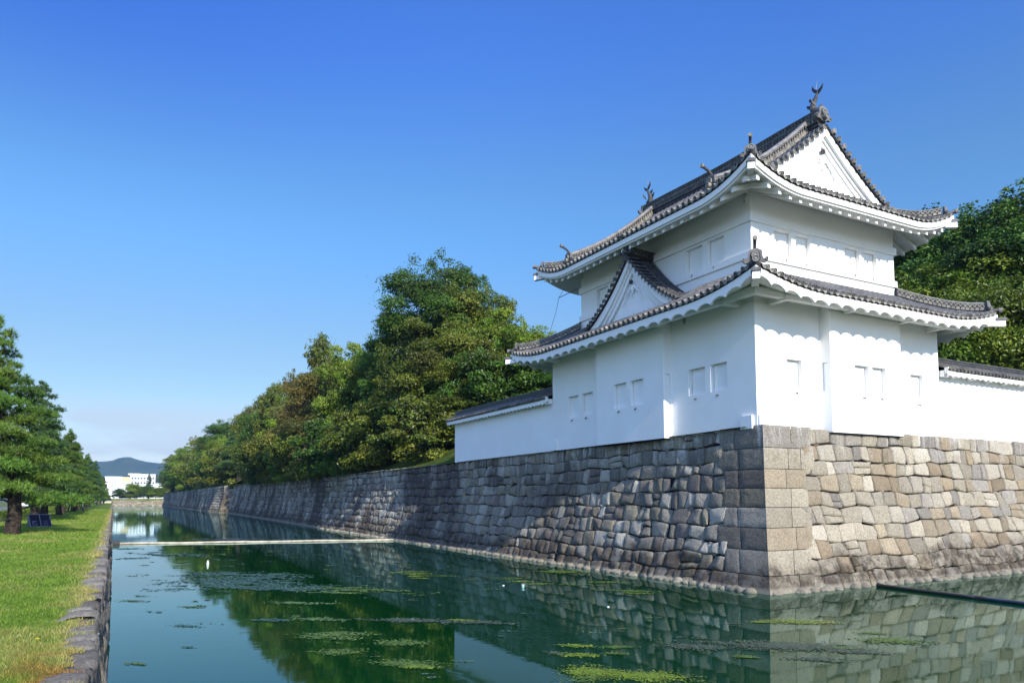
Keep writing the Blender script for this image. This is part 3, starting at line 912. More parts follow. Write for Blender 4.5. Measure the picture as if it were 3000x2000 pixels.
def build_walls():
    X, Y, Z = np.eye(3)
    zt = 12.15
    # --- lower storey
    b = MB()
    z0 = 6.30
    H = zt - z0
    D = .25
    # left face runs along +Y, normal -X ; front face along +X, normal -Y
    lo = [(22.75, 23.72), (24.06, 25.1), (32.68, 33.71), (34.1, 35.12)]
    lop = [(a - WY0, c - WY0, 8.09 - z0, 9.29 - z0) for a, c in lo]
    wall_face(b, (WX0, WY0, z0), Y, Z, WY1 - WY0, H, lop, D, -X)
    fo = [(24.48, 25.38), (32.77, 33.72)]
    fop = [(a - WX0, c - WX0, 8.05 - z0, 9.29 - z0) for a, c in fo]
    wall_face(b, (WX0, WY0, z0), X, Z, WX1 - WX0, H, fop, D, -Y)
    wall_face(b, (WX1, WY0, z0), Y, Z, WY1 - WY0, H, [], D, X)
    wall_face(b, (WX0, WY1, z0), X, Z, WX1 - WX0, H, [], D, Y)
    b.build('lower_wall', PLASTER, turret)
    for o in lop: window(turret, (WX0, WY0, z0), Y, Z, -X, o, D, False)
    for o in fop: window(turret, (WX0, WY0, z0), X, Z, -Y, o, D, False)
    # --- stone-dropping bays
    zb0 = 6.27
    HB = zt - zb0
    b = MB(); bx0, bx1, by = 26.57, 31.35, WY0 - .5
    ops = [(a - bx0, c - bx0, 8.03 - zb0, 9.27 - zb0) for a, c in ((28.11, 29.04), (29.30, 30.22))]
    wall_face(b, (bx0, by, zb0), X, Z, bx1 - bx0, HB, ops, D, -Y)
    sl = [(.16, .42, 8.05 - zb0, 9.27 - zb0)]
    wall_face(b, (bx0, by, zb0), Y, Z, .5, HB, sl, .12, -X)
    wall_face(b, (bx1, by, zb0), Y, Z, .5, HB, [], .12, X)
    bay = b.build('bay', PLASTER, turret)
    for o in ops: window(bay, (bx0, by, zb0), X, Z, -Y, o, D, False, True)
    window(bay, (bx0, by, zb0), Y, Z, -X, sl[0], .12, True, False)
    b = MB(); b.box(bx0 + .01, bx1 - .01, by + .01, WY0 - .005, zb0 - .03, zb0 + .05); b.build('bay_floor', DARK, bay)
    b = MB(); by0, by1, bx = 26.25, 31.60, WX0 - .5
    ops = [(a - by0, c - by0, 8.02 - zb0, 9.26 - zb0) for a, c in ((27.73, 28.72), (29.05, 30.08))]
    wall_face(b, (bx, by0, zb0), Y, Z, by1 - by0, HB, ops, D, -X)
    wall_face(b, (bx, by0, zb0), X, Z, .5, HB, sl, .12, -Y)
    wall_face(b, (bx, by1, zb0), X, Z, .5, HB, [], .12, Y)
    bay2 = b.build('bay', PLASTER, turret)
    for o in ops: window(bay2, (bx, by0, zb0), Y, Z, -X, o, D, False, True)
    window(bay2, (bx, by0, zb0), X, Z, -Y, sl[0], .12, True, False)
    b = MB(); b.box(bx + .01, WX0 - .005, by0 + .01, by1 - .01, zb0 - .03, zb0 + .05); b.build('bay_floor', DARK, bay2)
    # plinth blocks at the wall ends
    for x0, x1, y0, y1 in ((WX0 - .13, WX0 - .003, 21.32, 21.95), (WX0 - .13, WX0 - .003, 36.25, 36.78), (34.55, 35.0, WY0 - .12, WY0 - .003), (22.72, 22.95, WY0 - .10, WY0 - .003)):
        b = MB(); b.box(x0, x1, y0, y1, 6.31, 6.85); b.build('plinth_block', PLASTER, turret)
    # --- upper storey
    b = MB(); z0 = 12.2; H = 17.35 - z0
    uo = [(24.0, 25.05), (25.4, 26.5), (31.46, 32.56), (32.9, 33.95)]
    uop = [(a - UY0, c - UY0, 14.25 - z0, 15.40 - z0) for a, c in uo]
    wall_face(b, (UX0, UY0, z0), Y, Z, UY1 - UY0, H, uop, D, -X)
    uf = [(25.37, 26.47), (26.75, 27.68), (30.08, 31.13), (31.43, 32.40)]
    ufp = [(a - UX0, c - UX0, 14.25 - z0, 15.38 - z0) for a, c in uf]
    wall_face(b, (UX0, UY0, z0), X, Z, UX1 - UX0, H, ufp, D, -Y)
    wall_face(b, (UX1, UY0, z0), Y, Z, UY1 - UY0, H, [], D, X)
    wall_face(b, (UX0, UY1, z0), X, Z, UX1 - UX0, H, [], D, Y)
    b.build('upper_wall', PLASTER, turret)
    for o in uop: window(turret, (UX0, UY0, z0), Y, Z, -X, o, D, False)
    for o in ufp: window(turret, (UX0, UY0, z0), X, Z, -Y, o, D, False)
    for za, zc, d in ((15.50, 15.86, .10), (13.87, 14.18, .09)):
        b = MB()
        x0, x1, y0, y1 = UX0 - d, UX1 + d, UY0 - d, UY1 + d
        b.box(x0, UX0 - .002, y0, y1, za, zc); b.box(UX1 + .002, x1, y0, y1, za, zc)
        b.box(UX0 - .002, UX1 + .002, y0, UY0 - .002, za, zc); b.box(UX0 - .002, UX1 + .002, UY1 + .002, y1, za, zc)
        b.build('string_course', PLASTER, turret)
build_walls()

def board_line(Ev, side, step):
    L = Ev.L[side]
    n = max(8, int(L / step))
    return np.linspace(0, L, n + 1)

def build_eaves():
    # lower: scalloped white board, sloping soffit, purlin with arms
    Ev = Eave(LE)
    names = []
    for side in range(4):
        L = Ev.L[side]; per = L / round(L / .82)
        a = board_line(Ev, side, per / 10)
        zt = Ev.zb(side, a)
        sc = np.abs(np.sin(PI * a / per)) ** .62
        lo = zt - .44 + .17 * sc
        b = MB()
        for u in (0.0, .09):
            ua = np.clip(a, u, L - u)
            b.grid(np.stack([pos(Ev, side, ua, u, zt), pos(Ev, side, ua, u, lo)]))
        b.grid(np.stack([pos(Ev, side, a, 0.0, lo), pos(Ev, side, np.clip(a, .09, L - .09), .09, lo)]))
        b.build('eave_board', PLASTER, turret)
        # soffit
        us = np.array([.088, .6, 1.2, 1.95]); aa = np.linspace(0, 1, 41)
        G = []
        for u in us:
            ac = u + (L - 2 * u) * aa
            G.append(pos(Ev, side, ac, u, Ev.zb(side, ac, u) - .24 + .36 * u))
        b = MB(); b.grid(np.stack(G)); b.build('soffit', PLASTER, turret)
        # purlin
        b = MB()
        P = [(.95, 11.50), (1.22, 11.50), (1.22, 11.86), (.95, 11.80)]
        for (u, z), (u2, z2) in zip(P, P[1:] + P[:1]):
            b.grid(np.stack([pos(Ev, side, np.array([u, L - u]), u, z), pos(Ev, side, np.array([u2, L - u2]), u2, z2)]))
        b.build('purlin', PLASTER, turret)
        # arms from the wall to the purlin
        step = {0: [2.6, 6.9, 9.7, 12.3, 16.6], 1: [2.6, 6.6, 10.5, 13.3], 2: [3, 8, 13, 17], 3: [3, 8, 13]}[side]
        al, ou = (np.array(v, float) for v in Ev.dirs(side))
        for k in step:
            b = MB()
            o = pos(Ev, side, k, 1.95, 11.44)
            b.obox(o, al * .26, ou * 1.05, (0, 0, .2))
            b.build('eave_bracket', PLASTER, turret)
    # hip beams at the corners
    for E, zoff, ln in ((LE, -.30, .28), (UE, -.36, .10)):
        cx, cy = (E['x0'] + E['x1']) / 2, (E['y0'] + E['y1']) / 2
        for sx in (-1, 1):
            for sy in (-1, 1):
                p = np.array([E['x0'] if sx < 0 else E['x1'], E['y0'] if sy < 0 else E['y1'], 0.0])
                d = unit((sx, sy, 0)); s_ = np.array([-d[1], d[0], 0])
                b = MB()
                zt_ = E['zb'] + E['A'] + zoff
                q0 = p + d * ln; q1 = p - d * 2.55
                w2 = .14
                V = []
                for q, zz in ((q0, zt_), (q1, zt_ + .22)):
                    V += [q - s_ * w2 + [0, 0, zz - .30], q + s_ * w2 + [0, 0, zz - .30], q + s_ * w2 + [0, 0, zz], q - s_ * w2 + [0, 0, zz]]
                b.add(V, [(0, 1, 2, 3), (7, 6, 5, 4), (0, 4, 5, 1), (1, 5, 6, 2), (2, 6, 7, 3), (3, 7, 4, 0)])
                hb = b.build('hip_beam', PLASTER, turret)
                b = MB()
                b.obox(p + d * (ln - .42) - s_ * .18 + [0, 0, zt_ - .01], d * .48, s_ * .36, (0, 0, .09), tint=(.9, .9, .9))
                b.obox(p + d * (ln - .40) - s_ * .13 + [0, 0, zt_ + .08], d * .43, s_ * .26, (0, 0, .05), tint=(.9, .9, .9))
                b.build('beam_cap', TILE, hb)
    # upper: plain curved boards, rafters
    Ev = Eave(UE)
    for side in range(4):
        L = Ev.L[side]
        a = board_line(Ev, side, .3)
        zt = Ev.zb(side, a)
        b = MB()
        prof = [(0, 0), (0, -.25), (.08, -.27), (.08, -.33), (.2, -.33), (.2, -.05)]
        for (u, z), (u2, z2) in zip(prof, prof[1:]):
            b.grid(np.stack([pos(Ev, side, np.clip(a, u, L - u), u, zt + z), pos(Ev, side, np.clip(a, u2, L - u2), u2, zt + z2)]))
        b.build('eave_board', PLASTER, turret)
        us = np.array([.15, .7, 1.3, 2.0]); aa = np.linspace(0, 1, 41)
        G = []
        for u in us:
            ac = u + (L - 2 * u) * aa
            G.append(pos(Ev, side, ac, u, Ev.zb(side, ac, u) - .31 + .44 * u))
        b = MB(); b.grid(np.stack(G)); b.build('soffit', PLASTER, turret)
        nr = int(L / .62)
        al, ou = (np.array(v, float) for v in Ev.dirs(side))
        if side == 3:
            continue
        for k in range(1, nr):
            ac = L * k / nr
            if side == 2 and ac > 9: break
            ue = min(1.98, max(.4, min(ac, L - ac) - .05))
            z0_ = float(Ev.zb(side, ac, .2)) - .50; z1_ = float(Ev.zb(side, ac, ue)) - .56 + .49 * ue
            b = MB()
            o0 = pos(Ev, side, ac - .08, .24, z0_); o1 = pos(Ev, side, ac - .08, ue, z1_)
            V = [o0, o0 + al * .16, o0 + al * .16 + [0, 0, .20], o0 + [0, 0, .20], o1, o1 + al * .16, o1 + al * .16 + [0, 0, .20], o1 + [0, 0, .20]]
            b.add(V, [(0, 1, 2, 3), (7, 6, 5, 4), (0, 4, 5, 1), (1, 5, 6, 2), (2, 6, 7, 3), (3, 7, 4, 0)])
            b.build('rafter', PLASTER, turret)
build_eaves()

# ---- tiles
def roll(b, P, along, r=.10, tint=(1, 1, 1), step=.32, end=True, tend=None, nseg=7, face=None):
    """a run of round cover tiles along the polyline P (eave first), with a round end disc"""
    P = np.asarray(P, float)
    d = np.concatenate([[0], np.cumsum(np.linalg.norm(np.diff(P, axis=0), axis=1))])
    n = max(2, int(d[-1] / step) + 1)
    al = unit(along)
    rows, tin = [], []
    th = np.linspace(-.25, PI + .25, nseg)
    for k in range(n):
        for f, rr in ((k / n, r * 1.06), ((k + .97) / n, r * .92)):
            s = f * d[-1]
            p = np.array([np.interp(s, d, P[:, i]) for i in range(3)])
            q = np.array([np.interp(min(s + .1, d[-1]), d, P[:, i]) for i in range(3)]) - np.array([np.interp(max(s - .1, 0), d, P[:, i]) for i in range(3)])
            nn = np.cross(al, unit(q)); nn = nn if nn[2] > 0 else -nn
            rows.append(p + al * np.cos(th)[:, None] * rr + nn * np.sin(th)[:, None] * rr)
            tin.append(np.tile(np.asarray(tint) * (1 + .16 * math.sin(k * 12.9 + P[0, 0] * 7 + P[0, 1] * 11)), (nseg, 1)))
    b.grid(np.stack(rows), tint=np.vstack(tin))
    if end:
        disc(b, P[0], unit(P[0] - P[1]), r * 1.12, tend)

def disc(b, c, d, r, tint=None, depth=.07):
    """round tile end: drum, raised rim, sunk face with a boss"""
    tint = (1, 1, 1) if tint is None else tint
    d = unit(d)
    s = unit(np.cross(d, (0, 0, 1)) if abs(d[2]) < .95 else (1, 0, 0)); t = np.cross(d, s)
    n = 12
    th = np.linspace(0, 2 * PI, n, endpoint=False)
    ring = lambda rr, o: np.asarray(c) + d * o + rr * (np.cos(th)[:, None] * s + np.sin(th)[:, None] * t)
    rows = [ring(r, -depth * 1.5), ring(r, depth * .5), ring(r * .80, depth * .5), ring(r * .74, depth * .12), ring(r * .42, depth * .12), ring(r * .36, depth * .42), ring(r * .02, depth * .45)]
    V = np.vstack(rows)
    F = [(i * n + j, i * n + (j + 1) % n, (i + 1) * n + (j + 1) % n, (i + 1) * n + j) for i in range(len(rows) - 1) for j in range(n)]
    tt = np.vstack([np.tile(np.asarray(tint) * k, (n, 1)) for k in (.8, 1.15, 1.15, .5, .55, 1.0, 1.0)])
    b.add(V, F, tint=tt, mi=1)

def pan_end(b, p0, p1, out, dz=.075, h=.075, tint=(1.25, 1.22, 1.15)):
    """hanging lip of a pan tile between two cover tiles"""
    k = np.linspace(0, 1, 6)[:, None]
    top = np.asarray(p0) * (1 - k) + np.asarray(p1) * k
    sag = np.sin(PI * k) * dz
    a = top - sag * [0, 0, 1]
    o = np.asarray(out, float) * .03
    b.grid(np.stack([a + o + [0, 0, .02], a + o - [0, 0, h]]), tint=tint, mi=1)
    b.grid(np.stack([a + o + [0, 0, .02], a + o * -9 + [0, 0, .08]]), tint=np.array(tint) * .8, mi=1)

LP_, LQ_ = .44, .03
UP_, UQ_ = .375, .039
def zl(Ev, side, a, u):
    return Ev.zb(side, a, u) + .15 + LP_ * u + LQ_ * u * u
def zu(Ev, side, a, u):
    return Ev.zb(side, a, u) + .15 + UP_ * u + UQ_ * u * u

def tile_side(b, Ev, zf, side, umax, arange, sp=.37, ufun=None):
    L = Ev.L[side]
    al, ou = (np.array(v, float) for v in Ev.dirs(side))
    n = round(L / sp); sp = L / n
    for k in range(n):
        a = (k + .5) * sp
        if not (arange[0] <= a <= arange[1]): continue
        um = min(umax, a, L - a) if ufun is None else ufun(a, L)
        if um < .25: continue
        us = np.linspace(-.07, um, max(3, int(um / .5) + 2))
        P = pos(Ev, side, np.full_like(us, a), us, zf(Ev, side, a, us) + .03)
        g = .85 + .3 * rng.random()
        roll(b, P, al, .084, (g, g, g * 1.02), end=True, tend=np.array([1, .97, .9]) * rng.uniform(.55, 1.35))
    for k in range(n):
        a0, a1 = (k + .5) * sp + .08, (k + 1.5) * sp - .08
        if a1 > L - .1 or a0 < arange[0] - .3 or a1 > arange[1] + .3: continue
        pan_end(b, pos(Ev, side, a0, -.05, zf(Ev, side, a0, 0.) - .0), pos(Ev, side, a1, -.05, zf(Ev, side, a1, 0.) - .0), ou)

def under_tiles(b, Ev, zf, side, umax, cut=None):
    L = Ev.L[side]
    us = np.concatenate([[-.02], np.linspace(.05, umax, 14)]); aa = np.linspace(0, 1, 49)
    G = []
    for u in us:
        c = min(max(u, 0), cut) if cut is not None else max(u, 0)
        ac = c + (L - 2 * c) * aa
        G.append(pos(Ev, side, ac, u, zf(Ev, side, ac, u)))
    b.grid(np.stack(G), tint=(.62, .62, .62))
    ac = L * aa       # dark tile edge over the board
    b.grid(np.stack([pos(Ev, side, ac, -.02, zf(Ev, side, ac, 0.)), pos(Ev, side, ac, .03, zf(Ev, side, ac, 0.) - .155)]), tint=(.3, .3, .3))

def ridge(b, P, wd, ht, deco=True, cap=(1.6, 1.58, 1.5), dark=1.0):
    """stacked ridge: dark body, thin noshi courses, rings and discs on the sides, pale round cap"""
    P = np.asarray(P, float)
    T = np.gradient(P, axis=0); T[:, 2] = 0; T /= np.linalg.norm(T, axis=1)[:, None]
    S = np.stack([-T[:, 1], T[:, 0], np.zeros(len(P))], -1)
    Zv = np.array([0, 0, 1.0])
    prof = [(.5, -.1), (.5, .12), (.66, .12), (.66, .17), (.5, .17), (.5, .40), (.62, .40), (.62, .45), (.48, .45), (.48, .74), (.62, .74), (.62, .80), (.46, .80)]
    rows = []
    for sgn in (1, -1):
        rows.append(np.stack([P + S * (sgn * a * wd) + Zv * (z * ht) for a, z in prof]))
    tp = np.linspace(0, PI, 6)
    top = np.stack([P + S * (math.cos(t) * .46 * wd) + Zv * (ht * .80 + math.sin(t) * .2 * ht) for t in tp])
    g = [dark * x for x in (.42, .42, .95, .95, .42, .42, .95, .95, .42, .42, .95, .95, .6)]
    tn = np.repeat(np.array(g)[:, None], len(P), 1).reshape(-1, 1) * np.ones(3)
    for rw in rows: b.grid(rw, tint=tn)
    b.grid(top, tint=np.array(cap) * dark)
    for i in (0, -1):
        c = np.vstack([rows[0][:, i], rows[1][::-1, i]])
        b.add(c, [tuple(range(len(c)))], tint=(.4 * dark,) * 3)
    if deco:
        d = np.concatenate([[0], np.cumsum(np.linalg.norm(np.diff(P, axis=0), axis=1))])
        m = int(d[-1] / .2)
        for k in range(m):
            s = (k + .5) / m * d[-1]
            p = np.array([np.interp(s, d, P[:, i]) for i in range(3)])
            sv = unit([np.interp(s, d, S[:, i]) for i in range(3)]); tv = np.cross(sv, Zv)
            for sgn in (1, -1):
                o = p + sv * sgn * (.5 * wd) + Zv * (.285 * ht)
                th = np.linspace(0, 2 * PI, 8, endpoint=False); r = .085 * ht / .5
                V = np.vstack([o + sv * sgn * .03 + r * (np.cos(th)[:, None] * tv + np.sin(th)[:, None] * Zv), o + r * (np.cos(th)[:, None] * tv + np.sin(th)[:, None] * Zv)])
                b.add(V, [tuple(range(8))] + [(i, (i + 1) % 8, (i + 1) % 8 + 8, i + 8) for i in range(8)], tint=np.array([1.15, 1.1, .95]) * dark * rng.uniform(.6, 1.25), mi=1)
                o = p + sv * sgn * (.49 * wd) + Zv * (.46 * ht)
                th = np.linspace(0, PI, 7); r = .19 * ht / .5 * .62
                ring = [o + sv * sgn * dd + rr * (np.cos(th)[:, None] * tv + np.sin(th)[:, None] * Zv * 1.25) for rr, dd in ((r, 0), (r, .03), (r * .62, .03), (r * .62, 0))]
                b.grid(np.stack(ring), tint=np.array([1.0, .97, .85]) * dark * rng.uniform(.7, 1.2), mi=1)

def oni(parent, c, d, sc=1.0, tilt=.5, dark=1.0, post=True):
    """ridge-end ogre tile: arched slab with curled feet, ringed crest, lower roll end and a rising tube"""
    d = unit((d[0], d[1], 0)); s = np.array([-d[1], d[0], 0]); Zv = np.array([0, 0, 1.0])
    b = MB()
    half = [(.0, .66), (.15, .65), (.20, .60), (.29, .58), (.32, .50), (.33, .30), (.37, .18), (.46, .10), (.52, .14), (.50, .20), (.56, .22), (.60, .12), (.55, .02), (.44, -.03), (.28, .0), (.14, -.10), (.0, -.12)]
    pts = half + [(-a, z) for a, z in half[-2:0:-1]]
    c = np.asarray(c, float)
    b.prism([(a * sc, z * sc) for a, z in pts], c - d * .07 * sc, s, Zv, d * .14 * sc, tint=np.array([1.1, 1.08, 1.05]) * dark)
    inner = [(a * .72 * sc, (.05 + (z - .05) * .80) * sc) for a, z in pts if abs(a) < .40]
    b.prism(inner, c + d * .071 * sc, s, Zv, d * .01 * sc, tint=np.array([.35, .35, .36]) * dark)
    disc(b, c + d * .12 * sc + Zv * .33 * sc, d, .165 * sc, np.array([1.2, 1.17, 1.1]) * dark, .08 * sc)
    disc(b, c + d * .22 * sc + Zv * .10 * sc, d, .125 * sc, np.array([1.3, 1.27, 1.2]) * dark, .12 * sc)
    for sg in (-1, 1):
        k = np.linspace(0, 1, 7)
        P = [c + d * .09 * sc + s * sg * sc * (.52 + .06 * math.cos(t * 5)) + Zv * sc * (.13 + .06 * math.sin(t * 5)) for t in k]
        b.tube(P, .03 * sc, 6, tint=np.array([1.1, 1.1, 1.05]) * dark)
    if post:
        P = [c - d * .20 * sc + Zv * .50 * sc, c - d * .04 * sc + Zv * .70 * sc, c + d * .10 * tilt * 2 * sc + Zv * .88 * sc, c + d * (.10 + .24 * tilt * 1.6) * sc + Zv * .99 * sc, c + d * (.26 + .26 * tilt * 1.6) * sc + Zv * 1.05 * sc]
        b.tube(P, np.array([.085, .08, .08, .085, .095]) * sc, 10, tint=np.array([.6, .6, .62]) * dark)
        disc(b, P[-1], unit(P[-1] - P[-2]), .115 * sc, np.array([1.3, 1.28, 1.2]) * dark, .05 * sc)
    return b.build('ridge_end_tile', [TILE, TILE_END], parent)

def shachi(parent, c, ydir):
    """dolphin-fish finial, head down on the ridge, tail in the air"""
    c = np.asarray(c, float)
    b = MB()
    f = np.array([0, ydir, 0.0]); s = np.array([1.0, 0, 0]); Zv = np.array([0, 0, 1.0])
    path = [(-.10, 0.02), (.16, .10), (.22, .30), (.14, .52), (.02, .70), (-.05, .84), (-.10, .95)]
    rad = [(.13, .14), (.17, .18), (.155, .17), (.12, .125), (.09, .09), (.06, .06), (.04, .03)]
    P = np.array([c - f * a + Zv * z for a, z in path])
    th = np.linspace(0, 2 * PI, 10, endpoint=False)
    rows = []
    T = np.gradient(P, axis=0)
    for p, t, (ra, rb) in zip(P, T, rad):
        t = unit(t); n = np.cross(t, s)
        rows.append(p + np.cos(th)[:, None] * s * ra + np.sin(th)[:, None] * n * rb)
    n = 10
    F = [(i * n + j, i * n + (j + 1) % n, (i + 1) * n + (j + 1) % n, (i + 1) * n + j) for i in range(len(rows) - 1) for j in range(n)]
    F += [tuple(range(n)), tuple(range((len(rows) - 1) * n, len(rows) * n))]
    b.add(np.vstack(rows), F, tint=np.tile([.62, .62, .62], (len(rows) * n, 1)))
    fin = lambda pts, w: b.prism(pts, c - s * w / 2, -f, Zv, s * w, tint=(.32, .32, .34))
    sk = .85; c = c + 0
    fin([(-.02, .80), (-.22, .86), (-.36, 1.02), (-.40, 1.20), (-.26, 1.06), (-.10, 1.00)], .05)
    fin([(-.06, .86), (.10, .96), (.22, 1.14), (.20, 1.34), (.10, 1.16), (-.06, 1.02)], .05)
    fin([(.30, .24), (.50, .34), (.56, .52), (.40, .46), (.26, .44)], .05)
    fin([(.20, .50), (.38, .62), (.42, .78), (.28, .72), (.12, .66)], .04)
    for sg in (-1, 1):
        b.prism([(0, 0), (.20, .10), (.28, .28), (.10, .20)], c + s * sg * .15 + Zv * .22, s * sg, Zv, f * .04, tint=(.6, .6, .62))
    b.tube([c + Zv * 1.05, c + f * .05 + Zv * 1.35, c + f * .08 + Zv * 1.6], [.014, .01, .004], 5, tint=(2.2, 2.2, 2.2))
    return b.build('fish_finial', [TILE], parent, smooth=False)

def build_lower_roof():
    Ev = Eave(LE)
    b = MB()
    for side in range(4):
        under_tiles(b, Ev, zl, side, 3.12)
    roof = b.build('lower_roof', [TILE, TILE_END], turret)
    # the left slope is hidden under the dormer gable between these limits
    for side in range(4):
        b = MB()
        uf = None
        if side == 0:
            def uf(a, L):
                y = LE['y0'] + a
                m = min(3.05, a, L - a)
                return min(m, 1.5) if 25.5 < y < 32.5 else m
        tile_side(b, Ev, zl, side, 3.05, (0, 99), .37, uf)
        b.build('tile_row', [TILE, TILE_END], roof)
    for sx in (0, 1):
        for sy in (0, 1):
            x0 = LE['x0'] if sx == 0 else LE['x1']; y0 = LE['y0'] if sy == 0 else LE['y1']
            dx = 1 if sx == 0 else -1; dy = 1 if sy == 0 else -1
            us = np.linspace(.42, 3.05, 9)
            P = np.array([(x0 + dx * u, y0 + dy * u, float(zl(Ev, 0, u, u)) + .02) for u in us])
            b = MB(); ridge(b, P, .34, .50)
            hr = b.build('hip_ridge', [TILE, TILE_END], roof)
            front = sx == 0 and sy == 0
            oni(hr, (x0 + dx * .30, y0 + dy * .30, float(zl(Ev, 0, .3, .3)) + .10), (-dx, -dy, 0), (.80 if front else .72), .45, 1.0, front)
            b = MB()
            roll(b, [(x0 - dx * .10, y0 - dy * .10, float(zl(Ev, 0, 0, 0)) + .05), (x0 + dx * .6, y0 + dy * .6, float(zl(Ev, 0, .6, .6)) + .02)], unit((-dy, dx, 0)), .11)
            b.build('corner_tile', [TILE, TILE_END], hr)
    return roof
build_lower_roof()

def prof_strip(b, fz, xs, yplane, d0, d1, thick, horiz, sgn, **k):
    """curved barge board: band between offsets d0..d1 under the profile fz, extruded by thick"""
    top = np.array([fz(x) - d0 for x in xs]); bot = np.array([fz(x) - d1(x) for x in xs])
    def mk(off, z):
        return np.array([(yplane + off, x, zz) if horiz else (x, yplane + off, zz) for x, zz in zip(xs, z)])
    A, B_ = mk(0, top), mk(0, bot); A2, B2 = mk(thick * sgn, top), mk(thick * sgn, bot)
    b.grid(np.stack([A, B_, B2, A2, A]), **k)

def gegyo(parent, o, ux, nrm, sc, bossmat):
    """carved pendant: hexagonal boss and scrolling leaves in low relief"""
    o, ux, nrm = (np.asarray(v, float) for v in (o, ux, nrm)); Zv = np.array([0, 0, 1.0])
    b = MB()
    def curl(cx, cz, r, t0, t1, w):
        t = np.linspace(t0, t1, 14)
        rr = r * np.linspace(1, .25, 14)
        b.tube([o + ux * (cx + q * math.cos(a)) * sc + Zv * (cz + q * math.sin(a)) * sc - nrm * .008 for q, a in zip(rr, t)], np.linspace(w, w * .5, 14) * sc, 6)
    for sg in (-1, 1):
        curl(.16 * sg, -.34, .15, PI / 2, PI / 2 - sg * 5.2, .035)
        curl(.36 * sg, -.46, .13, PI / 2, PI / 2 - sg * 5, .032)
        curl(.55 * sg, -.66, .12, PI / 2, PI / 2 - sg * 5, .028)
        curl(.70 * sg, -.92, .10, PI / 2, PI / 2 - sg * 4.6, .026)
        b.tube([o + (ux * sg * a + Zv * z) * sc - nrm * .02 for a, z in ((.05, -.2), (.3, -.38), (.55, -.62), (.8, -1.0), (.9, -1.2))], np.array([.05, .045, .04, .03, .015]) * sc, 6)
    curl(0.0, -.62, .16, PI / 2, PI / 2 - 5.2, .035)
    b.tube([o + Zv * z * sc - nrm * .05 for z in (-.15, -.35, -.5, -.62)], np.array([.08, .10, .07, .02]) * sc, 8)
    g = b.build('gable_pendant', PLASTER, parent)
    b = MB()
    th = np.linspace(0, 2 * PI, 6, endpoint=False)
    for rr, d0, d1 in ((.115, .0, .10), (.05, .10, .15)):
        b.prism([(rr * sc * math.cos(a), rr * sc * math.sin(a) * 1.1) for a in th], o + nrm * d0, ux, Zv, nrm * (d1 - d0))
    b.build('boss', bossmat, g)

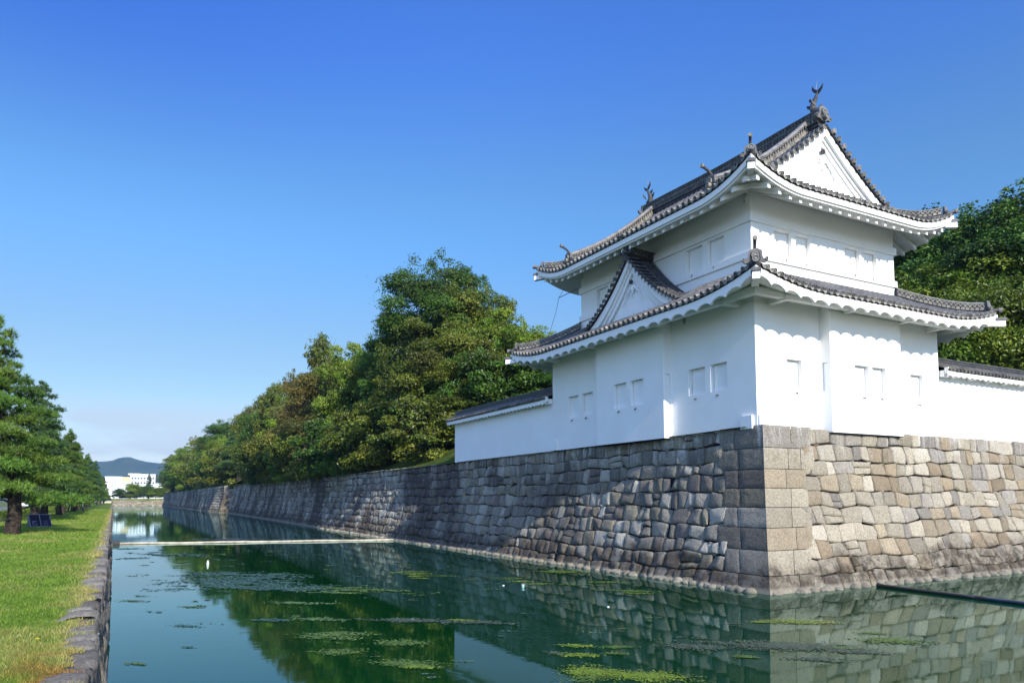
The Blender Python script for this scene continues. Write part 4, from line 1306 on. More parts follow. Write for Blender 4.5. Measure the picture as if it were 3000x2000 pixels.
def build_upper_roof():
    Ev = Eave(UE)
    CX = (UE['x0'] + UE['x1']) / 2
    HW = CX - UE['x0']
    GA = 1.70                                   # gable verge, distance in from the end eaves
    b = MB()
    # main slopes
    for side in (0, 2):
        L = Ev.L[side]
        us = np.concatenate([[-.02], np.linspace(.05, HW, 22)]); aa = np.linspace(0, 1, 61)
        G = []
        for u in us:
            c = min(max(u, 0), GA)
            ac = c + (L - 2 * c) * aa
            G.append(pos(Ev, side, ac, u, zu(Ev, side, ac, u)))
        b.grid(np.stack(G), tint=(.62, .62, .62))
        ac = L * aa
        b.grid(np.stack([pos(Ev, side, ac, -.02, zu(Ev, side, ac, 0.)), pos(Ev, side, ac, .03, zu(Ev, side, ac, 0.) - .155)]), tint=(.3, .3, .3))
    for side in (1, 3):
        under_tiles(b, Ev, zu, side, 2.34)
    roof = b.build('upper_roof', [TILE, TILE_END], turret)
    for side in (0, 2):
        b = MB(); L = Ev.L[side]
        def uf(a, L):
            t = min(a, L - a)
            if t < 1.95: return min(t, 1.9)
            if t < 2.62: return 1.0
            return HW - .12
        tile_side(b, Ev, zu, side, HW, (0, 99), .37, uf)
        b.build('tile_row', [TILE, TILE_END], roof)
    for side in (1, 3):
        b = MB(); tile_side(b, Ev, zu, side, 2.3, (0, 99), .37)
        b.build('tile_row', [TILE, TILE_END], roof)
    fz = lambda x: float(UE['zb'] + .15 + UP_ * (HW - abs(x - CX)) + UQ_ * (HW - abs(x - CX)) ** 2)
    for sy in (0, 1):
        yg = UE['y0'] + GA if sy == 0 else UE['y1'] - GA
        iy = 1 if sy == 0 else -1               # inward
        # verge tiles: short rolls pointing out over the gable
        b = MB()
        for sx in (-1, 1):
            for k in range(14):
                x = CX + sx * (HW - 2.0 - k * .345)
                if abs(x - CX) < .12: continue
                z = fz(x) + .05
                g = rng.uniform(.8, 1.15)
                roll(b, [(x, yg - iy * .10, z), (x, yg + iy * .85, z + .02)], (1, 0, 0), .092, (g, g, g * 1.04), .3, True, np.array([1.15, 1.12, 1.05]) * rng.uniform(.6, 1.4))
                pan_end(b, (x + .1, yg - iy * .04, z - .03 + .0), (x + .25, yg - iy * .04, z - .03 + (fz(x + .25) - fz(x + .1))), (0, -iy, 0), .04, .09, (.5, .5, .5))
        b.build('verge_tile', [TILE, TILE_END], roof)
        # gable wall, barge boards
        b = MB()
        xs = np.linspace(CX - HW + 1.6, CX + HW - 1.6, 41)
        top = np.array([(x, yg + iy * .42, fz(x) - .1) for x in xs]); bot = np.array([(x, yg + iy * .42, min(fz(x) - .1, UE['zb'] + .6)) for x in xs])
        b.grid(np.stack([top, bot]))
        gw = b.build('gable_wall', PLASTER, turret)
        b = MB()
        for sx in (-1, 1):
            xx = CX + sx * np.linspace(0, HW - 1.75, 22)
            prof_strip(b, fz, xx, yg + iy * .10, .10, lambda x: .50 + .10 * abs(x - CX) / HW, .14, False, iy)
            prof_strip(b, fz, xx, yg + iy * .245, .10, lambda x: .66 + .12 * abs(x - CX) / HW, .09, False, iy)
            prof_strip(b, fz, xx, yg + iy * .34, .10, lambda x: .92 + .14 * abs(x - CX) / HW, .08, False, iy)
        b.build('barge_board', PLASTER, gw)
        gegyo(gw, (CX, yg + iy * .325, fz(CX) - 1.22), (1, 0, 0), (0, -iy, 0), 1.15, TILE_DK)
        # descending ridges and their end tiles
        for sx in (-1, 1):
            us = np.linspace(.62, HW - .25, 12)
            yk = UE['y0'] + 2.78 if sy == 0 else UE['y1'] - 2.78
            P = np.array([(CX + sx * (HW - u), yk, fz(CX + sx * (HW - u)) + .04) for u in us])
            b = MB(); ridge(b, P, .36, .74)
            kr = b.build('descending_ridge', [TILE, TILE_END], roof)
            oni(kr, P[0] + np.array([sx * .10, 0, .16]), (sx, 0, 0), .84, .9)
            # hip ridge to the corner
            x0 = UE['x0'] if sx < 0 else UE['x1']; y0 = UE['y0'] if sy == 0 else UE['y1']
            us = np.linspace(.40, 2.7, 8)
            P = np.array([(x0 - sx * u, y0 + iy * min(u, 2.7), float(zu(Ev, 0, min(u, 5), u)) + .03) for u in us])
            b = MB(); ridge(b, P, .34, .46)
            hr = b.build('hip_ridge', [TILE, TILE_END], roof)
            front = sx < 0 and sy == 0
            oni(hr, (x0 - sx * .28, y0 + iy * .28, float(zu(Ev, 0, .28, .28)) + .06), (sx, -iy, 0), (.72 if front else .62), .4, 1.0, front)
            b = MB()
            roll(b, [(x0 + sx * .10, y0 - iy * .10, float(zu(Ev, 0, 0, 0)) + .05), (x0 - sx * .5, y0 + iy * .5, float(zu(Ev, 0, .5, .5)) + .02)], unit((-iy, -sx, 0)), .11)
            b.build('corner_tile', [TILE, TILE_END], hr)
        # main ridge end
        oni(roof, (CX, yg + iy * .22, fz(CX) + .32), (0, -iy, 0), .92, .4, 1.0, False)
    y0, y1 = UE['y0'] + GA + .3, UE['y1'] - GA - .3
    ys = np.linspace(y0, y1, 14)
    sag = .06 * np.cos((ys - y0) / (y1 - y0) * 2 * PI)
    b = MB(); ridge(b, np.stack([np.full(14, CX), ys, fz(CX) + .02 + sag], -1), .46, .86, True, (.6, .6, .6), .62)
    mr = b.build('main_ridge', [TILE, TILE_END], roof)
    shachi(mr, (CX, y0 + .25, fz(CX) + .86), -1)
    shachi(mr, (CX, y1 - .25, fz(CX) + .92), 1)
build_upper_roof()

def build_dormer():
    """triangular dormer gable on the left lower roof, ridge along X"""
    CY, HWD = 28.98, 3.75
    fz = lambda y: float(15.62 - 1.20 * abs(y - CY) + .100 * abs(y - CY) ** 2)
    xg = 22.28
    b = MB()
    ys = np.linspace(CY - HWD, CY + HWD, 41)
    xs = np.linspace(xg, UX0 + .1, 4)
    b.grid(np.array([[(x, y, fz(y)) for y in ys] for x in xs]), tint=(.55, .55, .55))
    roof = b.build('dormer_roof', [TILE_DK, TILE_END], turret)
    b = MB()
    for sg in (-1, 1):
        for x in (xg + .75, xg + 1.08, xg + 1.41):
            yy = CY + sg * np.linspace(HWD - .1, .2, 10)
            roll(b, [(x, y, fz(y) + .03) for y in yy], (1, 0, 0), .10, (1, 1, 1), .32, True)
        for k in range(15):
            y = CY + sg * (.16 + k * .245)
            z = fz(y) + .05
            g = rng.uniform(.8, 1.3)
            roll(b, [(xg - .10, y, z), (xg + .66, y, z + .02)], (0, 1, 0), .085, (g, g, g), .3, True, np.array([.5, .5, .52]) * rng.uniform(.7, 1.3))
            pan_end(b, (xg - .06, y + .09, z - .03), (xg - .06, y + .16, z - .03), (-1, 0, 0), .03, .08, (.5, .5, .5))
    b.build('verge_tile', [TILE_DK, TILE_END], roof)
    b = MB()
    top = np.array([(xg + .45, y, fz(y) - .08) for y in ys]); bot = np.array([(xg + .45, y, min(fz(y) - .08, 12.3)) for y in ys])
    b.grid(np.stack([top, bot]))
    gw = b.build('gable_wall', PLASTER, turret)
    b = MB()
    for sg in (-1, 1):
        yy = CY + sg * np.linspace(0, HWD - .05, 22)
        prof_strip(b, fz, yy, xg + .10, .08, lambda y: .40 + .06 * abs(y - CY), .12, True, 1)
        prof_strip(b, fz, yy, xg + .225, .08, lambda y: .56 + .08 * abs(y - CY), .08, True, 1)
        prof_strip(b, fz, yy, xg + .31, .08, lambda y: .82 + .08 * abs(y - CY), .10, True, 1)
    b.build('barge_board', PLASTER, gw)
    gegyo(gw, (xg + .30, CY, fz(CY) - 1.28), (0, 1, 0), (-1, 0, 0), .95, TILE_DK)
    b = MB(); ridge(b, [(xg + .1, CY, fz(CY) + .02), (xg + .9, CY, fz(CY) - .02), (UX0 - .02, CY, fz(CY) - .06)], .36, .50, True, (1, 1, 1), .45)
    dr = b.build('dormer_ridge', [TILE, TILE_END], roof)
    oni(dr, (xg + .02, CY, fz(CY) + .12), (-1, 0, 0), .82, .9, .4)
build_dormer()

# thin lightning cable hanging from the far eave corner
b = MB()
b.tube([(23.25, 36.3, 16.0), (23.1, 36.7, 15.5)], .012, 5); b.tube([(23.9, 35.9, 15.95), (23.1, 36.7, 15.5)], .022, 5)
b.tube([(23.1, 36.7, 15.5), (22.95, 36.8, 14.6), (22.6, 37.0, 13.3)], .012, 5)
b.build('lightning_cable', IRON, turret)

# ------------------------------------------------------------------ plaster walls with tiled copings
def coping_wall(label, O, al, ou, L, z0, zw, zeave, zridge, overhang, thick, far_end=True):
    """white wall: O outer foot corner, al along, ou outward"""
    O, al, ou = (np.asarray(v, float) for v in (O, al, ou)); Zv = np.array([0, 0, 1.0])
    t = thing('plaster_wall', label, 'wall', tuple(O + al * L / 2))
    b = MB()
    o = O.copy(); o[2] = z0
    b.obox(o, al * L, -ou * thick, Zv * (zw + .35 - z0))
    b.build('wall', PLASTER, t)
    mid = -ou * (thick / 2)
    hw = thick / 2 + overhang
    # scalloped board + soffit, both sides
    b = MB()
    n = int(L / .04); a = np.linspace(0, L + .45, n)
    sc = np.abs(np.sin(PI * a / .46)) ** .62
    for sg in (1, -1):
        e = O * [1, 1, 0] + mid + ou * sg * (hw - .05)
        A = e + a[:, None] * al + Zv * (zeave - .06)
        Bm = A - Zv * (.32 - .10 * sc)[:, None]
        b.grid(np.stack([A, Bm])); b.grid(np.stack([Bm, Bm - ou * sg * .07, A - ou * sg * .07]))
        S0 = A[[0, -1]] - Zv * .16; S1 = S0 - ou * sg * (overhang - .0) + Zv * .16
        b.grid(np.stack([S0, S1]))
    b.build('eave_board', PLASTER, t)
    k = .9
    while k < L:
        b = MB()
        o = O * [1, 1, 0] + al * k + Zv * (zw + .02) - ou * .01
        b.prism([(0, 0), (overhang * .8, .10), (overhang * .8, .20), (0, .20)], o, ou, Zv, al * .16)
        b.build('eave_bracket', PLASTER, t)
        k += 1.5
    b = MB()
    for sg in (1, -1):
        e = O * [1, 1, 0] + mid
        f = lambda v: zeave + (zridge - .32 - zeave) * (1 - v / hw) * (.75 + .25 * (1 - v / hw))
        vs = np.linspace(0, hw, 6)
        aa = np.array([0, L + .5])
        b.grid(np.array([[e + al * q + ou * sg * v + Zv * f(v) for q in aa] for v in vs]), tint=(.55, .55, .55))
        m = int((L + .4) / .30)
        for i in range(m):
            q = (i + .5) * (L + .45) / m
            g = rng.uniform(.75, 1.2)
            vv = np.linspace(hw + .04, .1, 4)
            roll(b, [e + al * q + ou * sg * v + Zv * (f(min(v, hw)) + .02) for v in vv], al, .075, (g, g, g), .34, sg > 0, np.array([1, .97, .9]) * rng.uniform(.6, 1.2), 5)
        b.grid(np.array([[e + al * q + ou * sg * (hw + .0) + Zv * (zeave + dz) for q in aa] for dz in (.01, -.08)]), tint=(.3, .3, .3))
    cop = b.build('coping', [TILE, TILE_END], t)
    b = MB(); e = O * [1, 1, 0] + mid
    ridge(b, [e + al * q + Zv * (zridge - .36) for q in np.linspace(0, L + .45, 6)], .26, .36, False, (.9, .9, .9), .75)
    b.build('coping_ridge', [TILE, TILE_END], cop)
    # boarded end piece where the coping meets the turret
    b = MB()
    b.obox(O * [1, 1, 0] + ou * (overhang * .55) + al * .02 + Zv * (zeave - .33), al * .5, -ou * (overhang * .5), Zv * .3)
    b.obox(O * [1, 1, 0] + ou * (overhang * .95) + al * .02 + Zv * (zeave - .2), al * .55, -ou * (overhang * .35), Zv * .3)
    b.build('end_board', PLASTER, t)
    return t
coping_wall('white plaster wall with dark tiled coping left of the turret, ending by the grass slope', (WX0 + .02, 36.83, 0), (0, 1, 0), (-1, 0, 0), 14.2, 6.24, 9.05, 9.42, 10.25, .52, .85)
coping_wall('white sunlit plaster wall with tiled coping running off right of the turret', (35.03, WY0 + .05, 0), (1, 0, 0), (0, -1, 0), 24, 6.26, 9.25, 9.66, 10.42, .52, .85)

# ------------------------------------------------------------------ trees
def leaf_cloud(b, rg, cen, rad, n, size, up=.25, tone=None, shell=.22, fold=.12):
    """n leaves spread through the outer shell of one clump"""
    cen, rad = np.asarray(cen, float), np.asarray(rad, float)
    d = rg.normal(0, 1, (n, 3)); d /= np.linalg.norm(d, axis=1)[:, None]
    flip = (d[:, 2] < -.3) & (rg.random(n) < .6)
    d[flip, 2] *= -1
    rr = 1 + .12 * rg.normal(0, 1, n) - np.abs(rg.normal(0, shell, n))
    wob = 1 + .16 * np.sin(d[:, 0] * 5 + cen[0] * 3) * np.sin(d[:, 1] * 5 + cen[1]) + .12 * np.sin(d[:, 2] * 9 + cen[2])
    p = cen + d * rad * (rr * wob)[:, None]
    nn = d * .55 + rg.normal(0, .55, (n, 3)) + np.array([0, 0, up])
    nn /= np.linalg.norm(nn, axis=1)[:, None]
    t = np.cross(nn, rg.normal(0, 1, (n, 3))); t /= np.linalg.norm(t, axis=1)[:, None] + 1e-9
    s = np.cross(nn, t)
    L = size * rg.uniform(.6, 1.35, n)[:, None]
    V = np.stack([p - t * L * .5, p + s * L * .30 + nn * L * fold, p + t * L * .55 - nn * L * fold * .6, p - s * L * .30 + nn * L * fold], 1)
    F = np.arange(n * 4).reshape(n, 4)
    tn = rg.uniform(.72, 1.32, (n, 1)) * np.array([[1, 1, 1]]) * (1 if tone is None else tone)
    yl = rg.random(n) < .05
    tn = tn * np.where(yl[:, None], [1.6, 1.35, .9], [1, 1, 1])
    b.add(V.reshape(-1, 3), F, tint=np.repeat(tn, 4, 0))

def limb(b, p0, p1, r0_, r1_, rg, sag=.1, n=6):
    p0, p1 = np.asarray(p0, float), np.asarray(p1, float)
    k = np.linspace(0, 1, n)[:, None]
    L = np.linalg.norm(p1 - p0)
    P = p0 * (1 - k) + p1 * k + np.sin(PI * k) * np.array([0, 0, 1]) * L * sag + rg.normal(0, .03 * L, (n, 3)) * np.sin(PI * k)
    b.tube(P, np.linspace(r0_, r1_, n), 6, False)

def make_broadleaf(name, seed, H, Rx, crown_z, lobes, per, size, leafm, spread=1.0, bare=0):
    rg = np.random.default_rng(seed)
    t = thing(name, None, 'tree', (0, 0, 0))
    tb, cb = MB(), MB()
    k = np.linspace(0, 1, 7)
    top = np.array([rg.normal(0, .3), rg.normal(0, .3), H * .72])
    P = np.stack([top[0] * k ** 2 + .15 * np.sin(k * 4), top[1] * k ** 2, top[2] * k], -1)
    tb.tube(P, np.linspace(.06 * H ** .8 * .55, .08, 7), 9, False)
    cz = crown_z * H
    Rz = (H - cz) * .5
    for i in range(lobes):
        d = rg.normal(0, 1, 3); d /= np.linalg.norm(d)
        if d[2] < -.9: d[2] *= -.6
        rr = rg.uniform(.72, 1.06) if i > lobes * .10 else rg.uniform(.1, .6)
        c = np.array([d[0] * Rx * rr * spread, d[1] * Rx * rr * spread, cz + Rz + d[2] * Rz * rr])
        lr = Rx * (rg.uniform(.14, .24) if i % 3 else rg.uniform(.25, .37))
        tone = rg.uniform(.62, 1.34) * np.array([rg.uniform(.88, 1.22), 1, rg.uniform(.8, 1.1)])
        leaf_cloud(cb, rg, c, (lr * rg.uniform(.9, 1.25), lr * rg.uniform(.9, 1.25), lr * rg.uniform(.52, .78)), int(1.25 * per * (lr / (Rx * .28)) ** 2), size, tone=tone)
        j = rg.integers(2, 6)
        limb(tb, P[j], c, .025 * H ** .7 * .35, .02, rg)
    for i in range(9):                         # leafy inside of the crown
        a = i * 2.4; q = Rx * (.0 if i == 0 else .38)
        leaf_cloud(cb, rg, (q * math.cos(a), q * math.sin(a), cz + Rz * (.62 + .12 * i)), (Rx * .42, Rx * .42, Rz * .42), int(per * 1.1), size * 1.25, tone=.8, shell=.5)
    for i in range(lobes):                     # ragged sprigs beyond the clumps
        d = rg.normal(0, 1, 3); d /= np.linalg.norm(d)
        if d[2] < -.2: d[2] *= -1
        rr = rg.uniform(.95, 1.17)
        c = np.array([d[0] * Rx * rr, d[1] * Rx * rr, cz + Rz + d[2] * Rz * rr])
        sr = Rx * rg.uniform(.05, .11)
        leaf_cloud(cb, rg, c, (sr, sr, sr * rg.uniform(.7, 1.8)), int(per * .05), size * .95, tone=rg.uniform(.8, 1.35))
    for i in range(bare):
        a = rg.uniform(0, 6.28); j = rg.integers(3, 7)
        e = np.array([math.cos(a) * Rx * 1.0, math.sin(a) * Rx * 1.0, H * rg.uniform(.6, 1.0)])
        limb(tb, P[j], e, .05, .008, rg, .08)
    tb.build('trunk', BARK, t)
    cb.build('crown', leafm, t)
    return t

def make_pine(name, seed, H, Rx, z0, pads, tufts, leafm, lean=0.0, nlen=.30, conical=False):
    rg = np.random.default_rng(seed)
    t = thing(name, None, 'tree', (0, 0, 0))
    tb, cb = MB(), MB()
    k = np.linspace(0, 1, 10)
    P = np.stack([lean * H * k + .25 * np.sin(k * 5 + seed), .2 * np.sin(k * 4 + seed), H * .96 * k], -1)
    P[0, :2] = 0
    tb.tube(P, np.array([.44, .37, .33, .29, .25, .21, .17, .12, .08, .04]) * (H / 11.0), 10, False)
    for i in range(pads):
        f = (i + .5) / pads
        z = z0 + (H - z0) * f ** .9
        wid = Rx * ((1 - f) ** (.9 if conical else .8) * .95 + .12) * rg.uniform(.75, 1.1)
        a = i * 2.4 + rg.normal(0, .3)
        ax = np.array([np.interp(z, P[:, 2], P[:, j]) for j in range(3)])
        c = ax + np.array([math.cos(a), math.sin(a), 0]) * wid * rg.uniform(.45, .75)
        c[2] = z + rg.normal(0, .1)
        pr = np.array([wid * .52, wid * .52, .32 + .10 * wid])
        limb(tb, [ax[0], ax[1], z - .4], c, .07, .02, rg, .05)
        tone = rg.uniform(.7, 1.3) * np.array([rg.uniform(.9, 1.2), 1, 1])
        n = int(tufts * (pr[0] / (Rx * .4)) ** 2) + 20
        d = rg.normal(0, 1, (n, 3)); d /= np.linalg.norm(d, axis=1)[:, None]
        low = d[:, 2] < -.1
        d[low, 2] *= -.6
        q = c + d * pr * rg.uniform(.55, 1.05, (n, 1)) + rg.normal(0, .06, (n, 3))
        m = 13
        ax_ = d * .5 + np.array([0, 0, .75]) + rg.normal(0, .25, (n, 3)); ax_ /= np.linalg.norm(ax_, axis=1)[:, None]
        dd = ax_[:, None] * .62 + rg.normal(0, .55, (n, m, 3)); dd /= np.linalg.norm(dd, axis=2)[..., None]
        Ln = nlen * rg.uniform(.65, 1.15, (n, m, 1))
        sd = np.cross(dd, rg.normal(0, 1, (n, m, 3))); sd /= np.linalg.norm(sd, axis=2)[..., None] + 1e-9
        wd = .020 * nlen / .3
        B0 = q[:, None] + dd * Ln * .05
        V = np.stack([B0 - sd * wd, B0 + sd * wd, q[:, None] + dd * Ln], 2)
        tn = (rg.uniform(.7, 1.3, (n, 1, 1, 1)) * rg.uniform(.85, 1.15, (n, m, 1, 1)) * tone) * np.ones((n, m, 3, 3))
        cb.add(V.reshape(-1, 3), np.arange(n * m * 3).reshape(-1, 3), tint=tn.reshape(-1, 3))
    tb.build('trunk', BARK, t)
    cb.build('crown', leafm, t)
    return t

PROTO = {}
PROTO['camphor'] = make_broadleaf('camphor_tree', 1, 20, 6.2, .12, 88, 1350, .225, LEAF_DEEP)
PROTO['oak'] = make_broadleaf('evergreen_oak', 2, 15, 5.4, .03, 66, 1150, .215, LEAF_OLIVE, 1.0, 4)
PROTO['loose'] = make_broadleaf('broadleaf_tree', 3, 14, 4.8, .12, 46, 950, .22, LEAF_BRIGHT, 1.1, 9)
PROTO['wide'] = make_broadleaf('broadleaf_tree', 4, 12, 5.8, .02, 60, 1100, .22, LEAF_OLIVE, 1.05, 5)
PROTO['bush'] = make_broadleaf('shrub', 5, 4.2, 2.6, .02, 34, 420, .17, LEAF_OLIVE, 1.0, 5)
PROTO['thin'] = make_broadleaf('sparse_tree', 6, 14, 2.4, .66, 9, 260, .24, LEAF_OLIVE, 1.1, 14)
PROTO['pine'] = make_pine('pine_tree', 7, 11.5, 3.3, 1.6, 46, 165, NEEDLE, -.09)
PROTO['pine2'] = make_pine('pine_tree', 8, 12.5, 3.5, 1.8, 48, 165, NEEDLE_BLUE, .02)
PROTO['pine3'] = make_pine('pine_tree', 9, 12.0, 3.4, 1.6, 46, 165, NEEDLE, -.02)
PROTO['conifer'] = make_pine('conifer', 10, 16, 3.6, 1.5, 46, 80, NEEDLE_BLUE, 0, .45, True)
USED = set()

def plant(kind, loc, sc=1.0, rz=0.0, label=None, group=None, mats=None):
    pr = PROTO[kind]
    if kind not in USED and mats is None:
        USED.add(kind); o = pr
        o.location = loc; o.rotation_euler = (0, 0, rz); o.scale = (sc,) * 3 if not isinstance(sc, tuple) else sc
    else:
        o = clone(pr, loc, rz, sc, mats)
    tag(o, label, None, group, 'thing')
    return o

G1 = 'trees on the embankment above the moat wall'
D, O_, B_, BR = LEAF_DEEP, LEAF_OLIVE, LEAF_BRIGHT, LEAF_BROWN
def em_z(x, y):
    off = np.array([-0.35, .5, 1.5, 3, 5, 8, 11, 15, 400]); hh = np.array([-.12, 0, .35, 1.0, 2.1, 3.4, 4.0, 4.2, 4.2])
    base = (wx(y) if y < 210 else FAR_X0) + 1.75
    return float(np.interp(y, TOP_Y, TOP_Z) + np.interp(x - base, off, hh) * np.clip((y - 49) / 8, .05, 1)) - .15

TREES = [  # kind, x, y, top z, horizontal scale factor, rotation, leaves, label
 ('camphor', 31.0, 73.0, 28.6, 1.02, .3, D, 'tallest round-headed deep green tree of the embankment, standing clear on the skyline'),
 ('oak', 33.0, 69.0, 25.4, 1.0, 1.1, O_, 'olive green tree leaning on the right shoulder of the tallest embankment tree'),
 ('loose', 35.2, 66.5, 22.3, 1.0, 2.0, B_, 'yellow-green tree between the tallest embankment tree and the turret'),
 ('camphor', 38.8, 65.0, 20.4, .75, 4.0, B_, 'small bright tree peeping out behind the lower turret roof on its left'),
 ('oak', 28.8, 70.0, 22.0, 1.05, 5.0, O_, 'dense olive tree in front of the tallest embankment tree'),
 ('camphor', 29.0, 82.0, 23.8, .70, 2.2, D, 'dark round tree just left of the tallest embankment tree'),
 ('loose', 27.6, 91.0, 22.6, .92, .8, B_, 'loose light green tree second left of the tallest embankment tree'),
 ('thin', 26.6, 105.0, 27.4, .95, .5, O_, 'sparse half-bare tree with thin twigs against the sky'),
 ('oak', 27.2, 100.0, 21.5, .95, 3.3, BR, 'brownish tree below the sparse half-bare tree'),
 ('oak', 27.4, 113.0, 22.8, 1.0, .2, BR, 'big reddish-brown tinged tree left of the sparse half-bare tree'),
 ('wide', 27.8, 131.0, 23.2, 1.0, 1.9, O_, 'greyish olive tree left of the reddish-brown tree on the embankment'),
 ('loose', 27.2, 122.0, 21.0, 1.0, 4.4, B_, 'bright green tree below the greyish olive tree of the embankment'),
 ('oak', 28.4, 163.0, 22.8, 1.05, 2.7, O_, 'round dark tree with sky showing through, right of the embankment pine'),
 ('wide', 27.5, 146.0, 20.0, 1.1, .9, D, 'dark low tree right of the round dark tree on the embankment'),
 ('wide', 33.5, 186.0, 22.0, 1.1, 3.9, O_, 'low olive tree over the jutting stone wall end'),
 ('camphor', 30.5, 252.0, 28.0, 1.1, 1.5, D, 'deep green tree left of the embankment pine'),
 ('wide', 31.5, 236.0, 22.5, 1.2, 5.5, B_, 'light green tree above the sunlit grass of the far wall'),
 ('oak', 29.5, 300.0, 27.0, 1.25, .7, O_, 'olive tree halfway along the far stretch of moat wall'),
 ('loose', 28.5, 345.0, 25.5, 1.4, 2.9, B_, 'yellowish tree towards the far end of the moat wall'),
 ('wide', 28.8, 400.0, 24.5, 1.5, 1.3, O_, 'farthest olive tree on the moat wall'),
 ('camphor', 36.0, 84.0, 22.5, 1.0, 2.9, D, 'shaded tree in the second row behind the loose light green tree'),
 ('camphor', 35.0, 104.0, 20.5, 1.0, 1.0, D, 'shaded tree in the second row behind the sparse half-bare tree'),
 ('camphor', 36.0, 135.0, 21.5, 1.0, 5.2, D, 'shaded tree in the second row behind the greyish olive tree'),
 ('oak', 30.8, 62.0, 17.0, .85, 3.0, O_, 'low olive tree above the coping of the left plaster wall'),
 ('oak', 36.5, 57.0, 16.5, .85, 1.2, D, 'low dark tree beside the turret, above the left plaster wall'),
 ('oak', 41.0, 56.0, 20.0, .8, .4, B_, 'light green tree under the left eave of the lower turret roof'),
 ('camphor', 62.0, 36.5, 26.2, 1.25, .6, D, 'dark tree behind the right eave of the upper turret roof'),
 ('camphor', 61.0, 29.5, 25.6, 1.35, 3.6, D, 'tall dark green tree filling the right edge of the picture'),
 ('loose', 53.0, 31.0, 19.5, 1.35, 2.2, B_, 'yellow-green tree between the two right-hand turret eaves'),
 ('wide', 50.5, 27.5, 16.8, 1.05, .3, B_, 'bright leafy tree over the right plaster wall'),
 ('wide', 54.0, 25.6, 18.6, 1.1, 4.1, O_, 'olive tree at the right edge above the plaster wall coping'),
 ('camphor', 70.0, 44.0, 27.5, 1.1, 1.7, D, 'dark crown rising farthest back behind the turret on the right'),
]
HT = {'camphor': 20, 'oak': 15, 'loose': 14, 'wide': 12, 'thin': 14}
for kind, x, y, ztop, hs, rz, mat, lab in TREES:
    if 26.5 <= x <= 28.6 and y < 200: x -= 1.1
    z = em_z(x, y) - .6
    k = (ztop - z) / HT[kind]
    first = kind not in USED and PROTO[kind].children[1].data.materials[0] == mat
    R_ = {'camphor': 6.0, 'oak': 5.2, 'loose': 4.6, 'wide': 5.6, 'thin': 2.4}[kind]
    kh = hs if kind != 'camphor' else hs * 1.0
    plant(kind, (x, y, z), (kh, kh, k), rz, lab, G1 if x < 45 else 'trees behind the right plaster wall', None if first else mat)

for i, (x, y, sc, rz, lab) in enumerate([
    (26.2, 64.0, 1.0, 0, 'shrub at the foot of the trees nearest the end of the left plaster wall'),
    (26.4, 75.0, 1.15, 1, 'second shrub along the wall top from the end of the left plaster wall'),
    (25.8, 86.0, 1.0, 2, 'third shrub along the wall top from the end of the left plaster wall'),
    (25.4, 95.5, 1.05, 3, 'dry shrub hanging over the wall top below the reddish-brown tree'),
    (26.4, 108.0, 1.3, 4, 'fifth shrub along the wall top from the end of the left plaster wall'),
    (26.6, 120.0, 1.2, 5, 'sixth shrub along the wall top from the end of the left plaster wall'),
    (27.2, 137.0, 1.35, 6, 'seventh shrub along the wall top from the end of the left plaster wall'),
    (27.6, 155.0, 1.4, 1.5, 'large shrub over the moat wall below the round dark tree'),
    (31.5, 176.0, 1.3, 2.5, 'shrub above the sunlit wall end that juts forward'),
    (29.0, 70.0, 1.3, 2.8, 'shrub in the shade under the dense olive tree'),
    (29.5, 80.0, 1.3, .8, 'shrub in the shade under the dark round tree'),
    (29.6, 91.0, 1.3, 4.8, 'shrub in the shade under the loose light green tree'),
    (31.5, 60.5, 1.2, 2.2, 'shrub just behind the end of the left plaster wall'),
    (32.2, 66.0, 1.3, .4, 'dark shrub between the plaster wall end and the dense olive tree'),
    (33.8, 73.0, 1.4, 1.4, 'dark shrub at the foot of the tallest embankment tree'),
    (28.6, 222.0, 1.7, .4, 'first shrub on the far stretch of moat wall beyond the jutting end'),
    (29.2, 250.0, 1.8, 3.4, 'shrub under the deep green tree left of the embankment pine'),
    (28.8, 290.0, 1.9, 1.9, 'shrub halfway along the far stretch of moat wall'),
    (28.6, 335.0, 2.0, 5.0, 'shrub under the yellowish tree of the far moat wall'),
    (28.6, 385.0, 2.2, 2.6, 'farthest shrub along the moat wall top'),
    (25.0, 80.0, 1.1, 3.0, 'shrub leaning out between the second and third wall-top shrubs'),
    (25.5, 91.0, 1.2, .2, 'shrub leaning out just before the dry shrub on the wall top'),
    (26.0, 101.5, 1.3, 1.2, 'shrub leaning out just after the dry shrub on the wall top'),
    (26.5, 114.0, 1.3, 2.4, 'shrub leaning out between the fifth and sixth wall-top shrubs'),
    (27.0, 128.0, 1.4, 3.6, 'shrub leaning out between the sixth and seventh wall-top shrubs'),
    (27.5, 146.0, 1.4, 4.4, 'shrub leaning out just before the large shrub over the moat wall'),
    (28.4, 165.0, 1.4, 5.2, 'shrub leaning out just after the large shrub over the moat wall')]):
    if 80 < y < 160 and x < 28: x = float(wx(y)) + 2.3
    plant('bush', (x - .3, y, em_z(x, y) - .5), sc * 1.55, rz, lab, 'shrubs along the moat wall top', [None, O_, D, BR, O_, B_, O_, BR, O_, D, D, D, D, D, D, O_, D, O_, B_, D, O_, D, O_, D, O_, D, O_][i])

